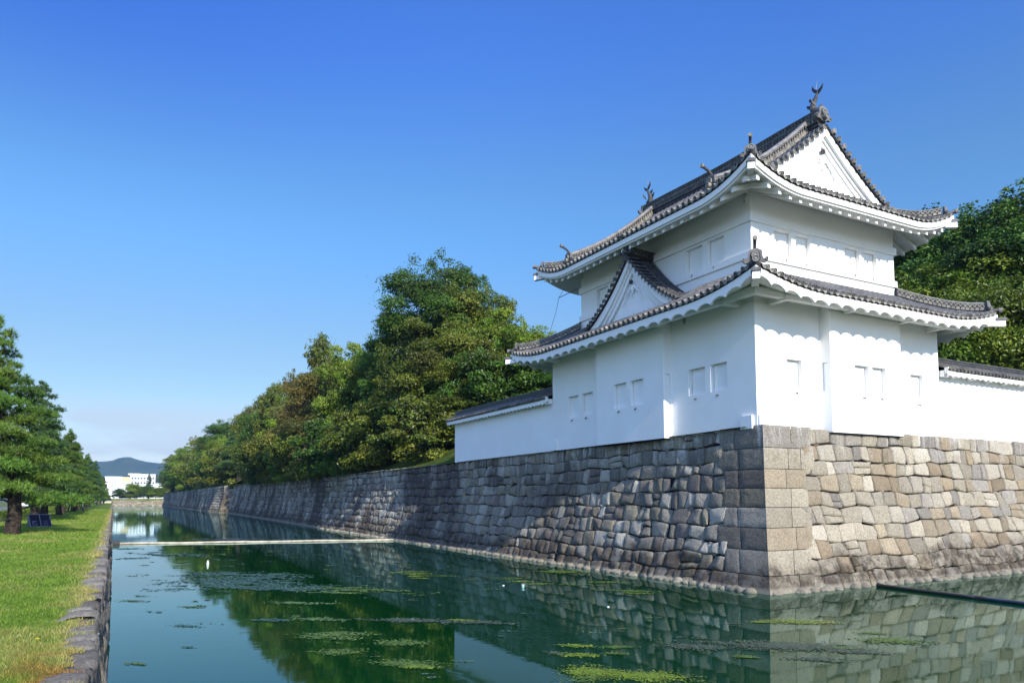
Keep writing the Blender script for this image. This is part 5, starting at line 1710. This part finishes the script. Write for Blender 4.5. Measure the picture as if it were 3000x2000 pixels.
for x, y, ztop, hs, rz, kind, lab in [
    (30.5, 216.0, 27.6, 1.6, .4, 'pine2', 'spiky-topped pine standing above the embankment trees'),
    (28.0, 372.0, 26.5, 2.0, 2.0, 'pine3', 'pine with layered boughs near the far end of the embankment'),
    (27.5, 430.0, 27.0, 2.2, 4.0, 'pine2', 'dark pine leaning over the moat at the embankment tip')]:
    z = em_z(x, y)
    plant(kind, (x, y, z), (hs, hs, (ztop - z) / (12.5 if kind == 'pine2' else 12.0)), rz, lab, 'pines on the embankment')

PG = 'pines in a row along the left lawn'
PINES = [('pine', -4.45, 44.5, .92, 0.0, 'nearest pine of the row, cut by the left picture edge, with a thick dark trunk'),
 ('pine2', -5.4, 71.0, .90, 2.1, 'second pine of the row, sunlit patch on its trunk base'),
 ('pine3', -5.8, 83.0, .84, 4.0, 'third pine of the row from the left picture edge'),
 ('pine', -5.2, 95.0, .80, 3.0, 'fourth pine of the row from the left picture edge'),
 ('pine2', -5.6, 109.0, .80, .9, 'fifth pine of the row from the left picture edge'),
 ('pine3', -5.0, 122.0, .80, 5.1, 'sixth pine of the row from the left picture edge'),
 ('pine', -5.3, 138.0, .80, 1.4, 'seventh pine of the row from the left picture edge'),
 ('pine2', -5.5, 158.0, .80, 2.6, 'eighth pine of the row from the left picture edge'),
 ('pine3', -5.2, 182.0, .95, 4.4, 'ninth pine of the row from the left picture edge'),
 ('pine', -5.5, 208.0, .95, 5.3, 'tenth pine of the row from the left picture edge'),
 ('pine2', -5.2, 240.0, 1.0, .2, 'eleventh pine of the row from the left picture edge'),
 ('pine3', -5.0, 285.0, 1.0, 3.2, 'twelfth pine of the row from the left picture edge'),
 ('pine', -4.5, 340.0, 1.0, 1.2, 'thirteenth pine of the row from the left picture edge'),
 ('pine2', -4.2, 410.0, 1.0, 4.2, 'farthest pine of the row, beside the end of the lawn')]
for kind, x, y, sc, rz, lab in PINES:
    plant(kind, (x, y, 1.75), (sc * .9, sc * .9, sc), rz, lab, PG)
FG = 'trees on the far bank of the moat'
for kind, x, y, ztop, hs, rz, mat, lab in [
    ('conifer', 18.6, 497, 18.8, .95, 0, None, 'tall pointed conifer on the far bank in front of the white buildings'),
    ('wide', 11.0, 495, 13.2, .95, 1, B_, 'round yellow-green tree on the far bank, left of the pointed conifer'),
    ('camphor', 3.0, 498, 10.2, .55, 2, D, 'small dark tree on the far bank beside the end of the lawn'),
    ('wide', 16.0, 494, 11.6, .8, 3, D, 'deep green tree in front of the pointed conifer on the far bank'),
    ('wide', 22.5, 494, 11.0, .9, 4, B_, 'light tree right of the pointed conifer on the far bank'),
    ('pine3', 27.0, 494, 13.0, 1.1, 5, None, 'pine with spread boughs on the far bank at the moat wall'),
    ('wide', 32.5, 496, 12.5, 1.0, .5, O_, 'olive tree on the far bank behind the moat wall end')]:
    h = {'conifer': 16, 'wide': 12, 'camphor': 20, 'pine3': 12}[kind]
    plant(kind, (x, y, 4.1), (hs, hs, (ztop - 4.1) / h), rz, lab, FG, mat)
for kind, pr in PROTO.items():
    if kind not in USED:
        for ch in list(pr.children): bpy.data.objects.remove(ch)
        bpy.data.objects.remove(pr)

# ------------------------------------------------------------------ grass blades on the near lawn
def make_grass():
    rg = np.random.default_rng(41)
    b = MB()
    for y0, y1, n, h, wd in ((6.3, 10.5, 52000, .055, .0045), (10.5, 17, 62000, .060, .006), (17, 30, 60000, .065, .009), (30, 62, 60000, .08, .016), (62, 150, 50000, .11, .035)):
        xl = -2.2 - (y1 - 6) * .33 if y1 < 31 else -7.4
        x = rg.uniform(max(xl, -7.4), -.16, n); y = rg.uniform(y0, y1, n)
        e = bank_edge(y)
        ok = x < e + .05 - .0 * y
        x, y = x[ok], y[ok]; n = len(x)
        c = grass_color(x, y)
        clump = np.sin(x * 7 + np.sin(y * 5)) * np.sin(y * 6.3 + 1.2 * np.sin(x * 9)) * .5 + .5
        hh = h * (.45 + .9 * clump) * rg.uniform(.5, 1.4, n)
        a = rg.uniform(0, 2 * PI, n)
        d = np.stack([np.cos(a), np.sin(a), 0 * a], -1)
        ln = rg.normal(0, .55, (n, 2))
        p = np.stack([x, y, np.full(n, 1.775) + .018 * np.sin(x * 2.1 + y) + .014 * np.sin(y * 2.7 - x * 3)], -1)
        tip = p + np.concatenate([ln * hh[:, None], hh[:, None]], 1)
        V = np.stack([p - d * wd, p + d * wd, tip], 1)
        t = c * rg.uniform(.75, 1.45, (n, 1)) * np.where(rg.random((n, 1)) < .16, [1.7, 1.25, 1.8], [1, 1, 1])
        b.add(V.reshape(-1, 3), np.arange(n * 3).reshape(-1, 3), tint=np.repeat(t, 3, 0))
    tag(b.build('grass', GRASS), 'short patchy lawn grass with dry yellow and brown mossy spots', 'grass', None, 'stuff')
make_grass()

def make_dandelions():
    ym = simple('dandelion_yellow', (0.75, 0.58, 0.02), 0.7, 0.2, 0.1, 20)
    gm = simple('dandelion_stem', (0.16, 0.22, 0.05), 0.8, 0.2)
    first = None
    for x, y in ((-.75, 10.6), (-1.0, 9.4), (-1.12, 9.2), (-.92, 9.0), (-.80, 8.5), (-.86, 7.9), (-.70, 7.8), (-1.18, 9.0)):
        if first is None:
            t = thing('dandelion', 'small yellow dandelion flower dotted in the lawn near the mossy corner', 'flower', (x, y, 1.78), 'dandelions in the near lawn')
            b = MB()
            for k in range(18):
                a = k * 2.4; r = .022 * (k / 18) ** .5 + .004
                b.prism([(-.004, 0), (.004, 0), (.003, .016), (-.003, .016)], (x + r * math.cos(a) * .3, y + r * math.sin(a) * .3, 1.84), (-math.sin(a), math.cos(a), 0), (math.cos(a), math.sin(a), .35), (0, 0, .002))
            b.tube([(x, y, 1.836), (x, y, 1.842)], [.008, .008], 8)
            b.build('flower_head', ym, t)
            b = MB(); b.tube([(x, y, 1.76), (x + .01, y, 1.80), (x, y, 1.84)], .002, 5); b.build('stem', gm, t)
            first = t
        else:
            clone(first, (x, y, 1.78), x * 9)
make_dandelions()

# ------------------------------------------------------------------ floating weed
def make_weed():
    rg = np.random.default_rng(51)
    b = MB()
    BL, GR, YG, GY = (.060, .125, .090), (.095, .165, .028), (.175, .255, .024), (.075, .105, .066)
    def patch(x, y, rx, ry, n, col, size, rot=0.0):
        # ragged patch: several blobs along a drifting line
        n = int(n * .62); k = max(1, int(n / 14))
        cx = rg.normal(0, .52, k) * rx; cy = rg.normal(0, .58, k) * ry
        i = rg.integers(0, k, n)
        sx = min(.15, .45 * rx) * (1 + size * 6); sy = min(.07, .4 * ry) * (1 + size * 8)
        px = cx[i] + rg.normal(0, sx, n); py = cy[i] + rg.normal(0, sy, n)
        c, s = math.cos(rot), math.sin(rot)
        X = x + px * c - py * s; Y = y + px * s + py * c
        a = rg.uniform(0, 6.28, n); L = size * rg.uniform(.5, 1.4, n)
        d = np.stack([np.cos(a), np.sin(a), rg.normal(0, .05, n)], -1); q = np.stack([-np.sin(a), np.cos(a), rg.normal(0, .10, n)], -1)
        p = np.stack([X, Y, np.full(n, .010) + rg.uniform(0, .012, n)], -1)
        V = np.stack([p - d * L[:, None], p + q * L[:, None] * .55, p + d * L[:, None], p - q * L[:, None] * .55], 1)
        V[..., 2] = np.maximum(V[..., 2], .003)
        t = np.asarray(col) * rg.uniform(.55, 1.45, (n, 1))
        b.add(V.reshape(-1, 3), np.arange(n * 4).reshape(-1, 4), tint=np.repeat(t, 4, 0))
    vx = -.70            # patches drift across the view direction
    # big bluish mat right of centre-left and its tail
    patch(4.6, 33.5, 2.2, 2.2, 5200, BL, .075, vx); patch(6.2, 30.2, 2.6, .9, 2600, BL, .07, vx); patch(8.2, 28.4, 2.2, .6, 1300, GR, .065, vx)
    patch(4.2, 37.5, 1.6, .9, 1300, BL, .075, vx); patch(6.0, 36.0, 1.8, .7, 900, BL, .075, vx)
    patch(9.5, 69, 3.6, 1.6, 1700, (.07, .09, .085), .13, vx)
    patch(3.2, 52, 2.4, .8, 900, BL, .10, vx)
    # bright mats at the lower right of centre
    patch(8.55, 12.6, .42, .36, 1700, YG, .030, vx); patch(9.35, 11.75, .80, .30, 3400, YG, .026, vx); patch(8.2, 12.1, .3, .2, 500, GR, .03, vx)
    patch(9.8, 14.9, .28, .12, 420, YG, .034, vx); patch(9.35, 14.0, .34, .13, 520, YG, .034, vx); patch(10.6, 14.3, .3, .12, 360, GR, .034, vx)
    patch(10.1, 13.8, .2, .1, 260, GR, .034, vx); patch(9.0, 14.4, .22, .12, 200, GY, .034, vx)
    patch(12.3, 12.1, .2, .10, 300, GR, .034, vx); patch(12.2, 13.4, .75, .22, 1300, GY, .036, vx)
    patch(14.1, 12.5, 1.25, .42, 6200, GY, .036, vx); patch(15.0, 11.2, .5, .12, 700, GY, .036, vx); patch(13.6, 11.1, .7, .15, 600, GY, .036, vx)
    patch(15.0, 11.7, .5, .07, 420, GR, .036, vx)
    patch(17.15, 14.7, .75, .30, 1500, (.19, .24, .04), .042, vx); patch(16.9, 11.6, .55, .3, 1300, GR, .038, vx); patch(17.3, 12.6, .3, .12, 260, GR, .038, vx)
    patch(16.2, 15.2, .2, .1, 240, YG, .04, vx)
    # along the foot of the moat wall and in the shade of the turret
    patch(19.0, 30.2, 1.1, .5, 1700, (.12, .19, .03), .055, vx); patch(18.2, 25.5, .8, .25, 480, GR, .055, vx); patch(17.4, 22.6, .9, .2, 420, GR, .055, vx)
    for k in range(16):
        f = rg.random(); patch(11.5 + 6.5 * f + rg.normal(0, .6), 34 - 11 * f + rg.normal(0, 1.6), rg.uniform(.2, .7), .12, int(rg.uniform(90, 320)), GR if rg.random() < .6 else YG, .05, vx)
    # left of centre, over the reflected trees
    patch(7.7, 20.3, 1.1, .22, 1300, GY, .05, vx); patch(9.2, 19.0, .9, .16, 600, GY, .05, vx); patch(8.9, 19.7, .25, .1, 200, YG, .045, vx)
    patch(5.2, 19.1, .7, .5, 1400, GR, .045, vx); patch(5.6, 15.1, .5, .22, 1100, GR, .036, vx); patch(5.7, 14.7, .25, .1, 420, YG, .034, vx); patch(6.3, 17.3, .6, .3, 900, GR, .04, vx)
    patch(5.6, 25.6, .9, .2, 600, (.11, .19, .05), .055, vx); patch(5.4, 21.8, .7, .16, 500, (.11, .19, .05), .05, vx); patch(4.1, 22.4, .4, .14, 380, BL, .05, vx)
    patch(7.5, 27.6, .9, .15, 420, GR, .055, vx); patch(4.6, 17.0, .5, .2, 500, GR, .04, vx)
    # thin flecks by the lawn side
    patch(.7, 29.0, .4, .12, 200, GR, .05, vx); patch(2.3, 26.5, .3, .1, 160, GR, .05, vx); patch(.55, 17.9, .16, .08, 150, GR, .034, vx); patch(.9, 60, .8, .6, 260, BL, .11, vx); patch(1.0, 50, .8, .7, 220, BL, .1, vx)
    patch(.55, 13.7, .12, .06, 130, GR, .03, vx); patch(1.9, 22.5, .4, .12, 150, BL, .045, vx)
    for k in range(130):
        x = rg.uniform(.4, 16); y = rg.uniform(12, 60)
        if x > 12 and y > 40: continue
        patch(x, y, rg.uniform(.06, .45), .06, int(rg.uniform(5, 42)), [BL, GR, GY][rg.integers(3)], .0016 * y + .018, vx)
    tag(b.build('water_weed', WEED), 'mats of floating green and bluish water weed drifting on the moat', 'water weed', None, 'stuff')
make_weed()

# ------------------------------------------------------------------ floating booms
def make_booms():
    pm = simple('boom_pale', (0.44, 0.40, 0.31), 0.7, 0.25, 0.3, 2)
    bm = simple('pipe_black', (0.035, 0.037, 0.042), 0.35, 0.5, 0.2, 2)
    bl = simple('pipe_blue', (0.025, 0.045, 0.075), 0.35, 0.5, 0.2, 2)
    t = thing('floating_boom', 'long pale pole floating straight across the moat', 'boom', (10.6, 63.3, 0.05))
    b = MB(); k = np.linspace(0, 1, 24)
    P = np.stack([.25 + 20.8 * k, 66.4 - 6.2 * k, .07 + .015 * np.sin(k * 20)], -1)
    b.tube(P, .07, 8); b.tube(P + [0, -.15, -.03], .05, 8)
    b.build('pole', pm, t, True)
    b = MB(); b.box(.02, .55, 66.05, 66.7, .02, .24); b.box(.06, .5, 66.1, 66.65, .24, .30); b.build('bracket', IRON, t)
    t = thing('floating_pipe', 'dark pipe floating out from the foot of the sunlit stone wall', 'pipe', (26.4, 16, .06))
    k = np.linspace(0, 1, 20)
    P = np.stack([26.7 - .75 * k, 18.95 - 8.6 * k, .06 + 0 * k], -1)
    b = MB(); b.tube(P[:10], .066, 10); b.build('pipe', bm, t, True)
    b = MB(); b.tube(P[9:], .068, 10); b.build('blue_section', bl, t, True)
    b = MB(); b.tube([P[0], P[0] + (P[1] - P[0]) * .25], .078, 10); b.tube([P[9] - (P[1] - P[0]) * .15, P[9] + (P[1] - P[0]) * .15], .078, 10); b.build('coupling', IRON, t)
make_booms()

def make_litter():
    wm = simple('litter_white', (0.8, 0.8, 0.78), 0.5, 0.4, 0.05)
    cm = simple('litter_green', (0.35, 0.62, 0.55), 0.4, 0.5, 0.05)
    t = thing('plastic_bottle', 'white plastic bottle bobbing upright on the water past the weed mat', 'bottle', (4.6, 43.1, 0))
    b = MB(); b.tube([(4.6, 43.1, -.02), (4.6, 43.1, .12), (4.6, 43.1, .17), (4.6, 43.1, .20)], [.065, .065, .035, .03], 10); b.build('body', wm, t)
    b = MB(); b.tube([(4.6, 43.1, .20), (4.6, 43.1, .235)], .035, 10); b.build('cap', wm, t)
    def bag(name, label, c, r, m):
        rg = np.random.default_rng(int(c[0] * 10)); bb = MB(); foot_rock(bb, (c[0], c[1], .0), r, rg, (1, 1, 1)); tag(bb.build(name, m, smooth=True), label, 'litter', 'litter floating on the moat', 'thing')
    bag('plastic_wrapper', 'crumpled white wrapper floating left of the green cup', (14.0, 26.6), .07, wm)
    bag('plastic_wrapper', 'crumpled white wrapper floating nearest the turret corner reflection', (14.2, 19.7), .055, wm)
    bag('plastic_wrapper', 'pale wrapper caught in the long strip of grey weed', (7.75, 20.4), .055, wm)
    t = thing('plastic_cup', 'pale green plastic cup floating in the turret reflection', 'cup', (14.4, 25.7, 0))
    b = MB(); b.tube([(14.4, 25.7, -.02), (14.4, 25.7, .10)], [.045, .06], 10); b.build('body', cm, t)
    b = MB(); b.tube([(14.4, 25.7, .098), (14.4, 25.7, .112)], .066, 10); b.build('rim', wm, t)
make_litter()

# ------------------------------------------------------------------ lawn furniture and the road side
def make_sign():
    fm = simple('sign_frame', (0.16, 0.16, 0.18), 0.4, 0.5, 0.05, 5, 0, False, .4)
    pm = simple('sign_panel', (0.012, 0.011, 0.022), 0.55, 0.15, 0.5, 3)
    im = simple('sign_picture', (0.05, 0.045, 0.065), 0.5, 0.15, 0.9, 2.2)
    bm = simple('sign_base', (0.09, 0.10, 0.095), 0.8, 0.2)
    o = np.array([-4.45, 54.1, 1.86]); W = unit((.93, .367, 0)) * 1.2
    hd = np.array([-.207, .521, .80]); hd = unit(hd) * .92; nn = np.cross(W, hd); nn = unit(nn)
    t = thing('information_board', 'low slanted information board with two dark framed panes on the lawn', 'sign', (-3.5, 54.6, 1.78))
    b = MB(); b.obox(o - nn * .06, W, hd, nn * .04); g = b.build('board', pm, t)
    for a0, a1 in ((.03, .485), (.515, .97)):
        b = MB(); b.obox(o + W * a0 + hd * .05 - nn * .018, W * (a1 - a0), hd * .9, nn * .012)
        p = b.build('pane', pm, t)
        b = MB(); b.obox(o + W * (a0 + .2 * (a1 - a0)) + hd * .12 - nn * .005, W * (a1 - a0) * .5, hd * .38, nn * .004); b.build('picture', im, p)
    b = MB()
    for a in (0, .485, .97): b.obox(o + W * a - nn * .03, W * .03, hd, nn * .05)
    for c in (0, .965): b.obox(o + hd * c - nn * .028, W, hd * .035, nn * .046)
    b.build('frame', fm, t)
    b = MB()
    for q in (o, o + W * .96):
        b.add([q + [0, 0, -.2], q + W * .04 + [0, 0, -.2], q + W * .04, q, q + hd * [1, 1, 0] + [0, 0, -.2], q + hd * [1, 1, 0] + W * .04 + [0, 0, -.2], q + hd + W * .04 - nn * .07, q + hd - nn * .07],
              [(0, 1, 2, 3), (4, 5, 6, 7), (0, 1, 5, 4), (3, 2, 6, 7), (0, 3, 7, 4), (1, 2, 6, 5)])
    b.build('side_panel', bm, t)
make_sign()

def make_hedge():
    rg = np.random.default_rng(61)
    for x0, y0, y1, lab in ((-8.3, 40, 66, 'low clipped hedge between the road and the nearest pines'), (-8.3, 76, 180, 'long low hedge along the road behind the pine row')):
        b = MB()
        for y in np.arange(y0, y1, .8):
            leaf_cloud(b, rg, (x0 + rg.normal(0, .06), y, 2.15), (.62, .7, .50), 300 if y < 70 else 120, .09 if y < 70 else .16, tone=rg.uniform(.8, 1.2))
        tag(b.build('hedge', LEAF_BRIGHT), lab, 'hedge', None, 'thing')
make_hedge()

def make_car(name, label, loc, rz, paint, L=4.3, Wd=1.72, H=1.5, van=False):
    t = thing(name, label, 'van' if van else 'car', (0, 0, 0))
    pm = simple(name + '_paint', paint, 0.3, 0.5, 0.04)
    gm = simple('car_glass', (0.02, 0.025, 0.03), 0.08, 0.6)
    tm = simple('tyre_rubber', (0.025, 0.025, 0.026), 0.85, 0.2)
    lm = simple('lamp_lens', (0.75, 0.75, 0.72), 0.2, 0.6)
    if van:
        prof = [(-L / 2, .35), (L / 2, .35), (L / 2, .95), (L * .40, 1.05), (L * .30, H), (-L / 2, H)]
        win = [(L * .375, 1.08), (L * .295, H - .1), (L * .12, H - .1), (L * .12, 1.05)]
    else:
        prof = [(-L / 2, .35), (L / 2, .35), (L / 2 - .05, .75), (L * .26, .90), (L * .12, H - .03), (-L * .22, H), (-L * .42, 1.0), (-L / 2, .92)]
        win = [(L * .235, .93), (L * .11, H - .1), (-L * .21, H - .08), (-L * .38, .98)]
    b = MB(); b.prism(prof, (0, -Wd / 2, 0), (1, 0, 0), (0, 0, 1), (0, Wd, 0)); b.build('body', pm, t)
    for sy in (-1, 1):
        b = MB(); b.prism(win, (0, sy * (Wd / 2 + .004) - .01, 0), (1, 0, 0), (0, 0, 1), (0, .02, 0)); b.build('side_window', gm, t)
    for q0, q1 in ((prof[3], prof[4]), (prof[5], prof[6] if not van else (-L / 2, 1.0))):
        a = np.array([q0[0], 0, q0[1]]); c = np.array([q1[0], 0, q1[1]]); n = unit(np.cross(c - a, (0, 1, 0)))
        n = n if n[2] > 0 or van else -n
        b = MB(); m0, m1_ = a * .88 + c * .12, a * .1 + c * .9
        b.obox(m0 + n * .004 - [0, Wd * .43, 0], m1_ - m0, (0, Wd * .86, 0), n * .008); b.build('windscreen', gm, t)
    for sx in (-.31, .31):
        for sy in (-1, 1):
            b = MB(); c = np.array([sx * L, sy * (Wd / 2 - .10), .32])
            b.tube([c - [0, .1, 0], c + [0, .1, 0]], .32, 16); wh = b.build('wheel', tm, t)
            b = MB(); b.tube([c + [0, sy * .101, 0], c + [0, sy * .112, 0]], .19, 12); b.build('rim', lm, wh)
    for sy in (-1, 1):
        b = MB(); b.box(L / 2 - .03, L / 2 + .012, sy * Wd * .36 - .14, sy * Wd * .36 + .14, .58, .72); b.build('headlight', lm, t)
    t.location = loc; t.rotation_euler = (0, 0, rz)
    return t
make_car('parked_car', 'red car on the road at the left picture edge', (-19.5, 150, 1.76), PI / 2, (0.42, 0.025, 0.02))
make_car('parked_car', 'white car on the road seen between the first two pine trunks', (-19.8, 225, 1.76), PI / 2, (0.78, 0.78, 0.76))
make_car('parked_van', 'white van parked beyond the far bank near the end of the lawn', (-1.5, 500, 4.2), 0.1, (0.8, 0.8, 0.8), 4.6, 1.8, 2.0, True)
make_car('parked_van', 'blue-backed truck parked beyond the far bank beside the small dark tree', (6.2, 503, 4.2), 0.0, (0.10, 0.14, 0.30), 6.5, 2.2, 3.2, True)
make_car('parked_van', 'white high-roofed van parked right of the blue-backed truck', (10.6, 504, 4.2), 0.0, (0.82, 0.82, 0.8), 5.0, 2.0, 3.0, True)

def make_egret():
    wm = simple('white_feather', (0.82, 0.82, 0.80), 0.8, 0.2, 0.04)
    km = simple('bird_leg', (0.06, 0.055, 0.04), 0.7, 0.2)
    c = np.array([-4.4, 246.0, 1.8]); f = unit((.8, .5, 0))
    t = thing('white_bird', 'white wading bird standing on the lawn by the pine row', 'bird', tuple(c))
    b = MB(); Z = np.array([0, 0, 1.0])
    b.tube([c - f * .75 + Z * .75, c - f * .45 + Z * .95, c + Z * 1.2, c + f * .25 + Z * 1.45, c + f * .35 + Z * 1.75, c + f * .32 + Z * 2.0, c + f * .45 + Z * 2.1], [.03, .16, .24, .16, .07, .06, .07], 10)
    b.build('body', wm, t, True)
    b = MB(); b.tube([c + f * .5 + Z * 2.1, c + f * .85 + Z * 2.05], [.03, .008], 6); b.build('beak', km, t)
    for s in (-.08, .08):
        b = MB(); q = c + np.cross(f, Z) * s; b.tube([q + Z * 1.05, q + Z * .5 - f * .05, q], .025, 6); b.build('leg', km, t)
make_egret()

def make_prop():
    m = simple('prop_wood', (0.05, 0.042, 0.035), 0.9, 0.1)
    t = thing('tree_prop', 'dark slanted timber prop standing on the lawn beside the pine row', 'prop', (-4.0, 118, 1.78))
    for a, c in (((-3.3, 112, 1.76), (-5.0, 121, 5.2)), ((-5.6, 120, 1.76), (-4.9, 121.5, 5.0))):
        b = MB(); b.tube([a, c], .09, 8); b.build('pole', m, t)
make_prop()

def make_buildings():
    wm = simple('building_white', (0.74, 0.75, 0.76), 0.8, 0.2, 0.06, 0.2)
    gm = simple('building_glass', (0.10, 0.14, 0.19), 0.2, 0.5, 0.3, 0.4)
    ym = simple('building_yellow', (0.62, 0.50, 0.30), 0.8, 0.2, 0.05)
    sm = simple('building_stripe', (0.42, 0.45, 0.48), 0.8, 0.2, 0.1)
    t = thing('hall_building', 'windowless white hall with a yellow-topped end block beyond the far bank', 'building', (4, 625, 4.2))
    b = MB(); b.box(-6, 5.2, 620, 645, 4.2, 20.4); b.build('wall', wm, t)
    b = MB(); b.box(-6.2, 5.4, 619.8, 645.2, 20.4, 20.9); b.build('roof', wm, t)
    b = MB(); b.box(5.2, 10.5, 619, 640, 4.2, 17.4); b.build('annexe', sm, t)
    b = MB(); b.box(5.15, 10.55, 618.9, 640.1, 17.4, 20.6); b.build('yellow_band', ym, t)
    for k in range(4):
        b = MB(); b.box(5.6 + k * 1.25, 6.1 + k * 1.25, 618.9, 619.05, 6, 17); b.build('pilaster', wm, t)
    for k in range(3):
        b = MB(); b.box(-1.5 + k * 1.8, -.4 + k * 1.8, 619.85, 620.1, 5, 19.6); b.build('cladding_strip', sm, t)
    t = thing('office_building', 'white office block with window bands beyond the far bank', 'building', (20, 622, 4.2))
    b = MB(); b.box(10.6, 27.5, 620, 640, 4.2, 22.4); b.build('wall', wm, t)
    b = MB(); b.box(9.2, 17.5, 624, 641, 22.4, 23.4); b.box(10.4, 27.7, 619.7, 640.3, 22.4, 22.9); b.build('roof', wm, t)
    for fl in range(5):
        for k in range(8):
            b = MB(); x = 11.4 + k * 2.02; z = 5.4 + fl * 3.4
            b.box(x, x + 1.35, 619.93, 620.12, z, z + 1.5); w_ = b.build('window', gm, t)
            b = MB(); b.box(x - .05, x + 1.4, 619.8, 619.99, z - .12, z - .02); b.build('sill', wm, w_)
    t = thing('low_building', 'low white wing stepping down right of the office block', 'building', (31, 622, 4.2))
    b = MB(); b.box(27.6, 40, 621, 640, 4.2, 15.5); b.build('wall', wm, t)
    b = MB(); b.box(27.5, 40.2, 620.8, 640.2, 15.5, 16); b.build('roof', wm, t)
    for k in range(5):
        b = MB(); b.box(28.5 + k * 2.2, 29.8 + k * 2.2, 620.93, 621.1, 10, 11.6); b.build('window', gm, t)
make_buildings()

# ------------------------------------------------------------------ hills
def make_hills():
    m, n, bs, o = newmat('hill_forest')
    c = mixc(n, rng_map(n, noise(n, 0.01, 6), .35, .65), (0.035, 0.06, 0.025), (0.06, 0.09, 0.035))
    n.links.new(c, bs.inputs['Base Color']); bs.inputs['Roughness'].default_value = 0.95
    b = MB()
    xs = np.linspace(-1500, 2200, 150)
    peak = 172 + 26 * np.exp(-((xs - 55) / 62) ** 2) + 6 * np.exp(-((xs + 90) / 90) ** 2) + 10 * np.sin(xs * .004 + .4) + 1.6 * np.sin(xs * .051) + 1.0 * np.sin(xs * .113)
    G = []
    for k, (dy, f) in enumerate(((-900, 0), (-650, .25), (-420, .52), (-220, .76), (-80, .93), (0, 1), (150, .93), (600, .5))):
        G.append(np.stack([xs, 4000 + dy + 60 * np.sin(xs * .01 + k), peak * f + (4 if f else 0) + (0 if f in (0, 1) else 9 * np.sin(xs * .021 + k * 2) * (1 - f) * 2)], -1))
    b.grid(np.stack(G))
    tag(b.build('hills', m, smooth=True), kind='structure')
make_hills()

def make_haze():
    m = bpy.data.materials.new('haze_air'); m.use_nodes = True
    n = m.node_tree; n.nodes.clear()
    o = n.nodes.new('ShaderNodeOutputMaterial'); v = n.nodes.new('ShaderNodeVolumePrincipled')
    v.inputs['Color'].default_value = (0.30, 0.58, 1.0, 1)
    v.inputs['Density'].default_value = HAZE_D
    v.inputs['Anisotropy'].default_value = 0.2
    n.links.new(v.outputs[0], o.inputs['Volume'])
    b = MB(); b.box(-7000, 7000, -500, 7500, -2, 260)
    tag(b.build('haze', m), 'thin blue air in the distance', 'haze', None, 'stuff')
HAZE_D = 0.00012
make_haze()

for o in list(bpy.data.objects):
    if o.parent is None and o.type in ('MESH', 'EMPTY') and 'category' in o and 'kind' not in o:
        o['kind'] = 'thing'
